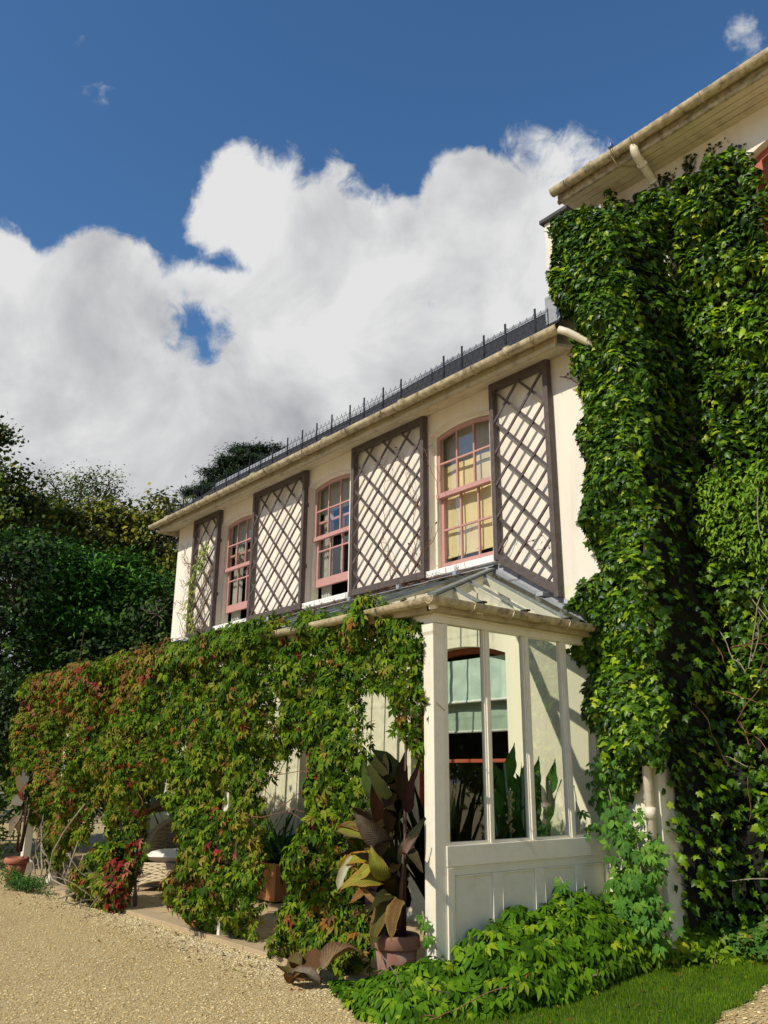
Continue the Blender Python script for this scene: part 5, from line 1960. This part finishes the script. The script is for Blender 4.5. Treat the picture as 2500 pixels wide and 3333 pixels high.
# ------------------------------------------------------------------ wooden planter with strap leaved plant in the opening
def planter():
    x0, x1, y0, y1, h = -5.75, -4.85, -.62, -.20, .50
    t = thing('wooden_planter', 'orange brown wooden trough planter standing against the veranda wall', 'planter', ((x0 + x1) / 2, (y0 + y1) / 2, .02))
    for k in range(5):
        a = x0 + (x1 - x0) * k / 5
        MB().box(a + .003, a + (x1 - x0) / 5 - .003, y0, y0 + .025, .04, h).build('plank', M['planter'], t, bevel=.004)
    for k in range(3):
        b = y0 + .026 + (y1 - y0 - .026) * k / 3
        MB().box(x1 - .025, x1, b + .002, b + (y1 - y0 - .026) / 3 - .002, .04, h).build('plank', M['planter'], t, bevel=.004)
    MB().box(x0, x0 + .025, y0 + .026, y1, .04, h).build('side', M['planter'], t)
    MB().box(x0, x1 - .026, y1 - .024, y1, .04, h).build('back', M['planter'], t)
    MB().box(x0 + .03, x1 - .03, y0 + .03, y1 - .03, .02, h - .05).build('soil', M['soil'], t)
planter()
for i, (x, lab) in enumerate(((-5.5, 'left clump of dark strap leaves growing in the wooden trough'), (-5.22, 'middle clump of dark strap leaves growing in the wooden trough'), (-4.98, 'right clump of dark strap leaves growing in the wooden trough'))):
    strap_plant('strap_leaf_plant', lab, 'plant', (x, -.42, .45), 34, .72, .038, [(.03, .085, .03), (.045, .115, .035), (.06, .15, .04)], 20 + i, .95, 1.5)

# prickly pear behind the chairs
def opuntia():
    t = thing('prickly_pear', 'grey-green prickly pear with stacked pads standing behind the wicker chairs', 'cactus', (-8.85, -.5, .02))
    MB().lathe([(0, 0), (.16, 0), (.21, .38), (.18, .38), (.17, .34), (0, .34)], (-8.85, -.5, .02), 20).build('pot', M['terracotta2'], t, True)
    for (x, z, r, tilt, sy) in ((-8.88, .72, .20, .1, 1.5), (-8.74, 1.02, .15, .5, 1.6), (-8.95, 1.18, .14, -.2, 1.7), (-8.84, 1.40, .12, .25, 1.8), (-8.98, 1.62, .12, -.1, 1.9), (-8.72, 1.26, .1, .6, 1.7)):
        mb = MB().ball((0, 0, 0), r, (.85, .22, sy * .72), 14, 9)
        m = Matrix.Translation((x, -.5 + rnd.uniform(-.06, .06), z)) @ Matrix.Rotation(tilt, 4, 'Y') @ Matrix.Rotation(.5, 4, 'Z')
        mb.v = [tuple(m @ Vector(p)) for p in mb.v]
        mb.build('pad', M['cactus'], t, True)
opuntia()
strap_plant('spiky_plant', 'spiky grey-green strap plant against the wall between cactus and chairs', 'plant', (-8.1, -.42, .02), 26, 1.25, .06, [(.08, .13, .07), (.05, .09, .05)], 41, .55, 1.0)

# ------------------------------------------------------------------ wicker chairs
def wicker_chair(label, cx, cy, rz, pale, scale=1.0, cush=None):
    t = thing('wicker_chair', label, 'chair', (cx, cy, .02), 'wicker armchairs on the veranda')
    Mx = Matrix.Translation((cx, cy, .02)) @ Matrix.Rotation(rz, 4, 'Z') @ Matrix.Scale(scale, 4)
    body_m = M['wicker_grey'] if pale else M['wicker_dark']
    low_m = M['wicker_pale'] if pale else M['wicker_dark']
    def plan(u, off=0.0):
        # U shape open to -Y: u in 0..1 from the left front round the back to the right front
        w, dpt = .36 + off, .36 + off
        if u < .25:
            return (-w, -dpt + (dpt) * u / .25 * 1.0)
        if u > .75:
            return (w, -dpt + (dpt) * (1 - u) / .25)
        a = math.pi - (u - .25) / .5 * math.pi
        return (w * math.cos(a), dpt * .95 * math.sin(a))
    def ht(u):
        s = math.sin(math.pi * min(max((u - .10) / .80, 0), 1))
        return .60 + .40 * s ** 1.7 - (.04 if u < .04 or u > .96 else 0)
    def emit(mb, name, m, smooth=True):
        mb.v = [tuple(Mx @ Vector(p)) for p in mb.v]
        return mb.build(name, m, t, smooth)
    # woven courses
    N_ = 44
    seat_z = .40
    up_ = MB()
    nc = 17
    for c in range(nc):
        pts = []
        f = (c + .5) / nc
        for i in range(N_ + 1):
            u = i / N_
            x, y = plan(u, .012 * (1 if (i + c) % 2 else -1) + .05 * f)
            pts.append((x, y, seat_z - .02 + (ht(u) - seat_z) * f))
        up_.tube(pts, .019, 4)
    emit(up_, 'back_weave', body_m)
    sk = MB()
    for c in range(11):
        f = (c + .5) / 11
        pts = []
        per = 30
        corners = [(-.37, -.38), (.37, -.38), (.37, .12), (.2, .34), (-.2, .34), (-.37, .12), (-.37, -.38)]
        for a, b in zip(corners[:-1], corners[1:]):
            for k in range(8):
                s = k / 8
                o = .010 * (1 if (k + c) % 2 else -1) + .05 * (1 - f)
                px, py = a[0] + (b[0] - a[0]) * s, a[1] + (b[1] - a[1]) * s
                l = math.hypot(px, py)
                lift = .09 * (1 - f) * math.sin(math.pi * s) if a == corners[0] else 0
                pts.append((px * (1 + o / l), py * (1 + o / l), .06 + (.38 - .06) * f + lift))
        pts.append(pts[0])
        sk.tube(pts, .017, 4)
    emit(sk, 'skirt_weave', low_m)
    lin = MB()
    ring = [plan(i / 24, .012) for i in range(25)]
    ring2 = [plan(i / 24, .062) for i in range(25)]
    v = [(x, y, .38) for x, y in ring] + [(x, y, ht(i / 24) - .02) for i, (x, y) in enumerate(ring2)]
    lin.add(v, [(i, i + 1, 26 + i, 25 + i) for i in range(24)])
    lin.box(-.35, .35, -.355, .22, .10, .375)
    emit(lin, 'lining', M['wicker_dark'], False)
    rim = MB()
    pts = [(*plan(i / N_, .065), ht(i / N_)) for i in range(N_ + 1)]
    pts = [(pts[0][0], pts[0][1] - .03, .30), (pts[0][0], pts[0][1] - .04, .48)] + pts + [(pts[-1][0], pts[-1][1] - .04, .48), (pts[-1][0], pts[-1][1] - .03, .30)]
    for k in range(3):
        q = [(p[0] + .026 * math.cos(i * 1.1 + k * 2.09), p[1] + .02 * math.sin(i * 1.1 + k * 2.09), p[2] + .026 * math.sin(i * 1.1 + k * 2.09)) for i, p in enumerate(pts)]
        rim.tube(q, .028, 6)
    emit(rim, 'braided_rim', body_m)
    for sx in (-1, 1):
        leg = MB()
        for k in range(3):
            leg.tube([(sx * (.385 + .012 * math.cos(i * 1.2 + k * 2.1)), -.40 + .012 * math.sin(i * 1.2 + k * 2.1), .0 + .38 * i / 10) for i in range(11)], .022, 6)
        emit(leg, 'leg', low_m)
        leg = MB()
        leg.tube([(sx * .30, .30, 0), (sx * .30, .30, .1)], .025, 6)
        emit(leg, 'leg', low_m)
    return t, Mx
def cushion_obj(name, label, Mx, c, s, m, rot=None):
    mb = MB()
    n = 12
    def top(u, v):
        e = (max(0, 1 - abs(u) ** 4) * max(0, 1 - abs(v) ** 4)) ** .4
        return e * (1 - .10 * math.cos(u * 6.3) * math.cos(v * 6.3))
    v, f = [], []
    for sgn in (1, -1):
        for i in range(n + 1):
            for j in range(n + 1):
                a, b = -1 + 2 * i / n, -1 + 2 * j / n
                v.append(Vector((a * s[0], b * s[1], sgn * s[2] * top(a, b))))
    k = (n + 1) ** 2
    for o, rev in ((0, False), (k, True)):
        for i in range(n):
            for j in range(n):
                q = (o + i * (n + 1) + j, o + (i + 1) * (n + 1) + j, o + (i + 1) * (n + 1) + j + 1, o + i * (n + 1) + j + 1)
                f.append(q[::-1] if rev else q)
    Q = Mx @ Matrix.Translation(c)
    if rot is not None:
        Q = Q @ rot
    mb.add([Q @ p for p in v], f)
    o = mb.build(name, m, None, True)
    o['label'] = label
    o['category'] = 'cushion'
t1, m1 = wicker_chair('near wicker armchair with a pale woven skirt and a white seat cushion', -7.0, -.98, R(38), True)
cushion_obj('seat_cushion', 'white buttoned seat cushion on the near wicker armchair', m1, (0, -.06, .46), (.33, .32, .085), M['cushion'])
t2, m2 = wicker_chair('far brown wicker armchair with a tall rounded back, partly hidden by the creeper', -8.05, -.72, R(50), False, 1.15)
cushion_obj('back_cushion', 'square pale green cushion leaning in the far brown wicker armchair', m2, (-.02, .02, .68), (.22, .22, .07), M['cushion2'], Matrix.Rotation(R(70), 4, 'X') @ Matrix.Rotation(R(12), 4, 'Z'))

# ------------------------------------------------------------------ left end of the veranda
pot('plant_pot', 'upright red terracotta pot with dark canna stems at the far left end of the veranda', (-9.28, -2.56, .0), .115, .175, .36, M['terracotta2'])
def left_canna():
    t = thing('canna', 'sparse canna with red stems and grey-brown leaves in the far left pot', 'canna', (-9.28, -2.56, .45))
    for dx, dy, lx, ly, top in ((-.07, 0, -.02, .02, 1.35), (.05, .03, .10, .02, 1.1), (.1, -.02, .22, .0, .95), (-.02, .05, .02, .0, 1.5)):
        MB().tube([(-9.28 + dx, -2.56 + dy, .45), (-9.28 + dx + lx, -2.56 + dy + ly, top)], [.022, .012], 8).build('stem', bpy.data.materials['canna_stem'], t, True)
    for i, (b, d, ln, w, bend, c) in enumerate((
            ((-9.3, -2.58, 1.30), (-.9, -.2, .9), .75, .18, .5, (.14, .11, .05)), ((-9.28, -2.58, 1.30), (.05, -.1, 1), .75, .20, .3, (.16, .14, .14)),
            ((-9.28, -2.58, 1.35), (.6, -.1, .8), .5, .16, .5, (.13, .16, .11)), ((-9.3, -2.58, 1.15), (-1, -.2, .25), .75, .22, .5, (.17, .15, .12)),
            ((-9.25, -2.58, 1.2), (.3, -.4, .5), .42, .22, 1.4, (.18, .06, .03)), ((-9.22, -2.6, 1.0), (.35, -.4, -.2), .62, .20, 1.1, (.20, .15, .10)),
            ((-9.2, -2.6, .95), (.5, -.35, -.1), .6, .16, 1.3, (.09, .06, .03)), ((-9.34, -2.58, .8), (-.9, -.2, .3), .55, .14, .8, (.12, .05, .03)))):
        blade_obj(t, b, d, (.4, -.8, .5), ln * .8, w * .75, bend, .3, .25, c, M['canna'], 130 + i)
left_canna()

def hydrangea():
    t = thing('hydrangea', 'hydrangea with pale pink and white mophead flowers at the far left edge', 'shrub', (-12.2, -2.2, 0))
    rs = np.random.RandomState(5)
    g = random.Random(5)
    for k, (x, y, z) in enumerate(((-12.1, -2.5, 1.15), (-11.75, -2.4, .95), (-12.3, -2.5, .75), (-11.7, -2.45, .68), (-12.0, -2.5, .45), (-12.5, -2.45, 1.05), (-11.85, -2.6, .25))):
        mb = MB()
        for i in range(70):
            u, v = g.uniform(-1, 1), g.uniform(0, 6.28)
            q = math.sqrt(1 - u * u)
            mb.ball((x + .15 * q * math.cos(v), y + .15 * q * math.sin(v), z + .13 * u), .028, (1, 1, .7), 6, 3)
        mb.build('flower_head', M['petal'], t)
    n = 500
    pos = np.stack((rs.normal(-12.2, .38, n), rs.normal(-2.2, .2, n), rs.uniform(.1, 1.2, n)), 1)
    nr = np.stack((rs.normal(.2, .4, n), rs.normal(-.6, .3, n), np.full(n, .7)), 1)
    tp = rs.normal(0, 1, (n, 3)) * np.array([[1, 1, .5]])
    foliage(t, OVAL, pos, leaf_frames(nr, tp), rs.uniform(.09, .16, n), pick([(.08, .16, .03), (.16, .24, .05), (.05, .10, .02)], n), M['creeper'], 120)
    for k in range(8):
        MB().tube([(-12.2 + g.uniform(-.2, .2), -2.2, 0), (-12.2 + g.uniform(-.4, .4), -2.3, .9)], .01, 5).build('stem', M['bark'], t, True)
hydrangea()

def wisteria():
    t = thing('twisted_vine', 'tangle of bare grey twisted vine stems beside the far left terracotta pot', 'vine', (-8.6, -2.4, 0))
    g = random.Random(12)
    for k in range(8):
        pts = []
        x0, y0 = -8.7 + g.uniform(-.2, .35), -2.42 + g.uniform(-.08, .08)
        top = g.uniform(.45, 1.1)
        for i in range(14):
            s = i / 13
            pts.append((x0 + .18 * math.sin(s * 5 + k) + g.gauss(0, .02), y0 - .05 * math.sin(s * 4 + k * 2), .01 + top * s))
        MB().tube(pts, [.014 - .008 * i / 13 for i in range(14)], 6).build('stem', M['twig'], t, True)
    # the long loose loop of bare stem
    pts = [(-6.85, -2.5, 1.22), (-7.05, -2.55, 1.05), (-7.35, -2.58, .82), (-7.62, -2.6, .55), (-7.68, -2.6, .30), (-7.5, -2.6, .20), (-7.1, -2.58, .16), (-6.7, -2.55, .18)]
    MB().tube(pts, .012, 7).build('stem', M['twig'], t, True)
    for q in ([(-6.6, -2.6, .02), (-6.9, -2.65, .25), (-6.7, -2.6, .75)], [(-6.9, -2.7, .03), (-6.4, -2.7, .14), (-5.9, -2.6, .3)], [(-6.7, -2.68, .02), (-6.5, -2.66, .35), (-6.45, -2.6, .6)]):
        MB().tube(q, .011, 6).build('stem', M['twig'], t, True)
wisteria()

def low_green():
    t = thing('ground_cover', 'small patch of low fresh green ground cover at the foot of the far left pot', 'ground cover', (-8.7, -2.75, 0))
    rs = np.random.RandomState(15)
    n = 1500
    x = rs.normal(-8.45, .45, n)
    y = rs.normal(-2.72, .10, n)
    pos = np.stack((x, y, rs.uniform(.01, .14, n) + .25 * np.clip(nzA(x, y, 0, .3, 2), 0, 1)), 1)
    nr = np.stack((rs.normal(0, .4, n), rs.normal(-.3, .3, n), np.full(n, .8)), 1)
    foliage(t, OVAL, pos, leaf_frames(nr, rs.normal(0, 1, (n, 3))), rs.uniform(.03, .06, n), pick([(.05, .13, .02), (.07, .17, .025), (.035, .09, .02)], n), M['creeper'], 100)
low_green()

# ------------------------------------------------------------------ bare climbers on the wing wall
def wall_climber(label, starts, seed, leafcols, nleaf, steps=30, y=-.012, name='bare_creeper', lsize=(.02, .05), r=.0045, leafy=None):
    t = thing(name, label, 'climber', (starts[0][0], y, starts[0][1]))
    g = random.Random(seed)
    pos = []
    for (x, z, dx, dz, n) in starts:
        pts = [Vector((x, y, z))]
        d = Vector((dx, 0, dz)).normalized()
        for i in range(n):
            d = (d + Vector((g.gauss(0, .28), 0, g.gauss(0, .28))) + Vector((dx, 0, dz)).normalized() * .18).normalized()
            pts.append(pts[-1] + d * .055)
            pts[-1].y = y + g.uniform(-.012, .008)
            if g.random() < .16:
                q = [pts[-1]]
                e = (d + Vector((g.gauss(0, .9), 0, g.gauss(0, .9)))).normalized()
                for k in range(g.randint(3, 8)):
                    e = (e + Vector((g.gauss(0, .3), 0, g.gauss(0, .3)))).normalized()
                    q.append(q[-1] + e * .04)
                MB().tube(q, r * .6, 4).build('stem', M['redtwig'], t)
                pos += [tuple(p) for p in q[1:]]
            pos.append(tuple(pts[-1]))
        MB().tube(pts, [r * (1.2 - .6 * i / len(pts)) for i in range(len(pts))], 5).build('stem', M['redtwig'], t)
    pos = np.array(pos)
    if nleaf:
        k = RS.randint(0, len(pos), nleaf)
        P = pos[k] + np.stack((RS.normal(0, .02, nleaf), RS.uniform(-.05, -.01, nleaf), RS.normal(0, .02, nleaf)), 1)
        nr = np.stack((RS.normal(0, .4, nleaf), np.full(nleaf, -1.0), RS.normal(.3, .4, nleaf)), 1)
        tp = np.stack((RS.normal(0, .7, nleaf), RS.normal(-.2, .2, nleaf), RS.normal(-.6, .5, nleaf)), 1)
        foliage(t, OVAL, P, leaf_frames(nr, tp), RS.uniform(lsize[0], lsize[1], nleaf), pick(leafcols, nleaf), M['creeper'], 60)
    if leafy is not None:
        path, n, w, cols, ls = leafy
        L = [Vector(p) for p in path]
        P, nr, tp = [], [], []
        for i in range(n):
            u = g.uniform(0, len(L) - 1.001)
            j = int(u)
            p = L[j].lerp(L[j + 1], u - j)
            P.append((p.x + g.gauss(0, w), y - .09 + g.gauss(0, .03), p.z + g.gauss(0, w)))
            nr.append((g.gauss(.1, .4), -1, g.gauss(.5, .4)))
            tp.append((g.gauss(0, .6), -.2, -1))
        P, nr, tp = np.array(P), np.array(nr), np.array(tp)
        foliage(t, OVAL, P, leaf_frames(nr, tp), RS.uniform(ls[0], ls[1], n), pick(cols, n), M['creeper'], 200)
    return t
DEADC = [(.12, .03, .02), (.16, .05, .03), (.09, .04, .025)]
wall_climber('thin bare creeper stems with dried red leaves on the trellis between middle and near windows', [(-2.62, 4.1, -.2, 1, 32), (-2.75, 4.12, -.6, .9, 26), (-3.1, 4.1, -.15, 1, 36), (-2.56, 4.2, .0, 1, 34), (-2.9, 4.15, -.4, .5, 14)], 3, DEADC, 46, y=-.11)
wall_climber('fine bare creeper stems fanning over the wall at the far left corner of the wing', [(-9.1, 4.1, -.7, .5, 14), (-9.1, 4.35, -.7, .4, 13), (-9.1, 4.6, -.75, .35, 13), (-9.1, 4.9, -.6, .5, 13), (-9.1, 5.2, -.6, .6, 12), (-9.1, 5.45, -.5, .7, 12), (-9.3, 5.3, -.4, .9, 14), (-9.15, 4.0, -.9, .3, 10)], 6, DEADC, 60)
wall_climber('yellow-green climber with small leaves growing up the narrow trellis at the far left', [(-8.5, 4.05, -.1, 1, 40), (-8.4, 4.05, .1, 1, 38), (-8.65, 4.05, -.15, 1, 36), (-8.3, 4.1, -.2, 1, 34), (-8.55, 4.1, .2, 1, 30)], 9, [(.28, .30, .05), (.2, .26, .04), (.16, .05, .03)], 40, y=-.13, name='climber',
             leafy=([(-8.55, -.1, 4.1), (-8.8, -.1, 4.5), (-8.72, -.1, 5.0), (-8.52, -.1, 5.3), (-8.35, -.1, 5.45), (-8.3, -.1, 5.65)], 420, .085, [(.25, .30, .05), (.17, .25, .04), (.36, .36, .09), (.13, .2, .03)], (.045, .085)))
wall_climber('short bare creeper twigs on the trellis nearest the ivy', [(-.95, 4.0, .6, .2, 9), (-1.15, 4.1, .5, .4, 7)], 13, DEADC, 5, y=-.10)
wall_climber('dry creeper stem curving over the wall under the right end of the wing gutter', [(-.22, 6.05, .8, -.35, 9), (-.1, 6.28, .9, .05, 6), (-.05, 5.83, .9, -.2, 5)], 15, DEADC, 22)

# debris along the top of the veranda roof
def debris():
    g = random.Random(21)
    mb = MB()
    for k in range(260):
        x = g.uniform(-5.6, -1.5)
        pts = wander((x, -.03 - g.uniform(0, .08), 4.015), (g.uniform(-1, 1), g.uniform(-.3, .1), g.uniform(-.1, .25)), 3, .035, g, .4)
        mb.tube(pts, .003, 3, False)
    o = mb.build('twig_litter', M['redtwig'], None)
    o['kind'] = 'stuff'
debris()

def litter():
    rs = np.random.RandomState(61)
    n = 420
    x = np.concatenate((rs.uniform(-9.5, -.9, n - 90), rs.uniform(.45, 1.5, 90)))
    y = np.concatenate((-2.42 - np.abs(rs.normal(0, .38, n - 90)), rs.uniform(-2.4, .9, 90)))
    pos = np.stack((x, y, gheight(x, y) + np.where(x > .3, .035, .014)), 1)
    nr = np.stack((rs.normal(0, .25, n), rs.normal(0, .25, n), np.ones(n)), 1)
    me = leaf_mesh('leaf_litter', OVAL, rs.randint(0, 2, n), pos, leaf_frames(nr, rs.normal(0, 1, (n, 3))), rs.uniform(.025, .06, n), pick([(.20, .10, .03), (.28, .17, .06), (.12, .05, .025), (.16, .17, .04), (.22, .05, .03)], n), M['dead2'])
    o = link('leaf_litter', me)
    o['kind'] = 'stuff'
litter()

# ------------------------------------------------------------------ trees
def tree(name, label, base, blobs, cols, n, leaf=.09, templates=None, trunk_r=.25, seed=0, cat='tree', needles=False, singles=0, up=.6, w=None, shape=1.0):
    t = thing(name, label, cat, base)
    rs = np.random.RandomState(seed)
    g = random.Random(seed)
    B = np.array([b[:3] for b in blobs], float)
    rad = np.array([b[3] for b in blobs], float)
    top = Vector(B[np.argmax(B[:, 2])])
    cx = Vector((base[0], base[1], 0))
    trunk = [Vector(base), Vector(base).lerp(Vector((B[:, 0].mean(), B[:, 1].mean(), B[:, 2].mean())), .6), Vector((B[:, 0].mean(), B[:, 1].mean(), B[:, 2].max() - .5))]
    MB().tube(trunk, [trunk_r, trunk_r * .7, trunk_r * .2], 9).build('trunk', M['bark'], t, True)
    mb = MB()
    ctr = []
    for b, r in zip(B, rad):
        s = trunk[0].lerp(trunk[1], g.uniform(.5, .95))
        mid = s.lerp(Vector(b), .55) + Vector((g.gauss(0, .15), g.gauss(0, .15), g.uniform(.0, .3)))
        mb.tube([s, mid, Vector(b)], [trunk_r * .32, trunk_r * .18, .02], 6)
        k = max(6, int(26 * r * r))
        for q in range(k):
            u = rs.normal(0, 1, 3)
            u /= np.linalg.norm(u)
            rr = r * rs.uniform(.55, 1.08) ** .6
            c = b + u * rr * np.array([1, 1, .85 * shape])
            ctr.append((c, u))
            mb.tube([Vector(b), Vector(b).lerp(Vector(c), .6) + Vector((0, 0, .05)), Vector(c)], [.02, .012, .005], 4, False)
    mb.build('branches', M['bark'], t, True)
    C = np.array([c for c, u in ctr])
    Uo = np.array([u for c, u in ctr])
    k = rs.randint(0, len(C), n)
    sp = rs.uniform(.14, .34, n)
    pos = C[k] + rs.normal(0, 1, (n, 3)) * sp[:, None] * np.array([[1, 1, .6 if not needles else .35]])
    nr = Uo[k] * .6 + np.array([[0, -.25, up]]) + rs.normal(0, .5, (n, 3))
    tp = Uo[k] + rs.normal(0, .7, (n, 3)) + np.array([[0, 0, -.3 if not needles else .5]])
    clump = rs.uniform(.40, 1.35, len(C))[k][:, None]
    col = pick(cols, n, w) * clump * rs.uniform(.85, 1.15, (n, 1)) * np.array([[1.15, 1.1, .6]])
    o = leaf_mesh('crown', templates or QUAD, rs.randint(0, len(templates or QUAD), n), pos, leaf_frames(nr, tp), rs.uniform(.7, 1.25, n) * leaf, col, M['tree'])
    link('crown', o, t)
    return t

def blobs(cx, cy, cz, rx, ry, rz, n, r, seed):
    g = np.random.RandomState(seed)
    out = []
    for i in range(n):
        u = g.normal(0, 1, 3)
        u /= np.linalg.norm(u)
        s = g.uniform(.35, .95)
        out.append((cx + u[0] * rx * s, cy + u[1] * ry * s, cz + u[2] * rz * s, r * g.uniform(.75, 1.2)))
    return out
OLIVE = [(.10, .135, .016), (.15, .17, .02), (.20, .185, .025), (.06, .09, .012), (.27, .22, .03)]
DARKG = [(.014, .036, .006), (.022, .055, .008), (.010, .026, .005), (.045, .095, .014)]
BRIGHT = [(.036, .12, .012), (.055, .17, .016), (.022, .075, .01), (.085, .22, .022)]
def trees():
    tree('lime_tree', 'lime tree with round dark leaves reaching in from the left edge', (-18.4, -3.6, 0),
         blobs(-17.6, -3.1, 7.0, 1.9, 1.7, 2.9, 22, .85, 2) + [(-16.9, -1.75, 9.1, .45), (-16.8, -2.1, 8.7, .6), (-16.9, -1.9, 10.0, .25), (-16.75, -1.1, 8.35, .30), (-16.6, -.8, 8.15, .35), (-16.6, -1.4, 7.9, .6)],
         [(.05, .085, .016), (.075, .12, .02), (.035, .06, .012), (.14, .17, .03), (.24, .17, .03)], 38000, .12, [quad_template(.9)], .3, 2, w=(4, 4, 4, 2, .3))
    tree('yellowing_tree', 'broad tree with yellowing olive leaves behind the far end of the wing', (-18.6, 3.4, 0),
         blobs(-17.9, 2.7, 6.0, 2.6, 2.7, 2.9, 34, 1.0, 3) + [(-17.3, 1.35, 8.4, .8), (-16.7, 2.2, 8.6, .7), (-17.8, .5, 8.1, .8), (-17.0, 3.0, 8.7, .6)],
         OLIVE, 70000, .15, QUAD, .3, 3, w=(4, 4, 3, 3, 1.0))
    tree('small_leaved_tree', 'airy small leaved tree rising behind the yellowing tree', (-24.5, 2.6, 0),
         [(-23.5, 1.6, 11.1, .6), (-23.2, 2.4, 11.3, .7), (-23.6, 1.0, 10.7, .6), (-23.4, .4, 10.3, .6), (-22.8, 3.2, 11.4, .6), (-23, 2.7, 10.6, .9), (-23.4, 1.5, 10.0, 1.0), (-23.8, .2, 9.7, .7)] + blobs(-23.6, 2, 8.5, 1.8, 2, 1.6, 12, .9, 4),
         [(.07, .12, .02), (.10, .15, .025), (.05, .09, .016)], 22000, .10, QUAD, .25, 4)
    tree('evergreen_shrub', 'large glossy bright green evergreen shrub in front of the trees', (-14.6, .2, 0),
         blobs(-14.3, -.2, 5.2, 1.5, 2.0, 1.0, 14, .55, 5) + [(-13.6, -.6, 6.1, .6), (-13.4, .5, 6.0, .6), (-13.5, -1.5, 6.2, .6), (-13.3, -.2, 5.2, .6), (-13.1, .9, 5.3, .5)],
         BRIGHT, 26000, .16, [quad_template(.34)], .2, 5, 'shrub', w=(4, 3, 4, 1.5))
    tree('dark_shrub', 'dense dark shrub filling the shade below the evergreen beside the wing', (-12.6, 1.6, 0),
         blobs(-12.4, 1.0, 3.2, 1.4, 2.0, 2.0, 26, .75, 6) + [(-12.6, -.6, 3.9, .8), (-12.9, .3, 4.1, .8), (-12.3, -1.3, 3.4, .8), (-12.6, 1.6, 4.8, .7)], DARKG, 34000, .12, QUAD, .15, 6, 'shrub')
    tree('laurel_shrub', 'low laurel shrub just behind the far left corner of the veranda roof', (-12.3, -.9, 0),
         blobs(-12.0, -.9, 2.3, .9, 1.3, 1.2, 14, .6, 7), [(.03, .085, .014), (.045, .12, .02), (.02, .05, .01)], 15000, .12, [quad_template(.45)], .1, 7, 'shrub')
    tree('understorey_bush', 'dark bush under the lime tree at the far left', (-15.6, -3.2, 0),
         blobs(-15.2, -3.2, 2.4, 1.6, 1.4, 2.0, 20, .8, 8) + [(-13.6, -2.6, 5.9, 1.0), (-13.1, -2.2, 5.1, 1.0), (-12.4, -2.9, 4.0, 1.0), (-11.6, -2.6, 3.2, .8), (-13.0, -3.4, 4.8, 1.0), (-12.2, -3.4, 2.6, .9), (-11.9, -3.0, 2.0, .9)], DARKG, 34000, .12, QUAD, .15, 8, 'bush')
    # pine far behind the roof
    tree('pine_tree', 'dark pine with rounded needle clumps showing above the roof of the wing', (-34.0, 15.0, 0),
         [(-31.9, 13.9, 17.5, 1.0), (-31.2, 14.6, 17.6, 1.0), (-32.4, 13.3, 17.0, .9), (-31.7, 14.1, 16.6, 1.2), (-33.3, 12.8, 16.7, .7), (-33.0, 13.0, 15.9, 1.0), (-33.6, 12.3, 15.4, 1.0), (-33.2, 13.4, 14.8, 1.2), (-30.6, 15.3, 16.6, 1.0), (-32.2, 14, 15.2, 1.3)],
         [(.022, .048, .022), (.03, .062, .026), (.016, .036, .018)], 60000, .24, [quad_template(.22)], .4, 9, needles=True, up=.9)
trees()

# a far line of woodland closes the view low on the left
def woodland():
    rs = np.random.RandomState(90)
    n = 22000
    x = rs.uniform(-70, -26, n)
    y = rs.uniform(-26, 40, n)
    s = np.clip(1 - np.abs((x + 45) / 20), 0, 1) ** .5
    z = rs.uniform(0, 1, n) ** .7 * (6.0 + 2.0 * nzA(y, x, 0, 4, 2)) * (.4 + .6 * s)
    pos = np.stack((x, y, z), 1)
    nr = np.stack((rs.normal(.4, .5, n), rs.normal(-.4, .5, n), np.full(n, .6)), 1)
    me = leaf_mesh('woodland', QUAD, rs.randint(0, 2, n), pos, leaf_frames(nr, rs.normal(0, 1, (n, 3))), rs.uniform(.4, .8, n), pick(DARKG + OLIVE[:2], n), M['tree'])
    o = link('woodland', me)
    o['kind'] = 'stuff'
woodland()
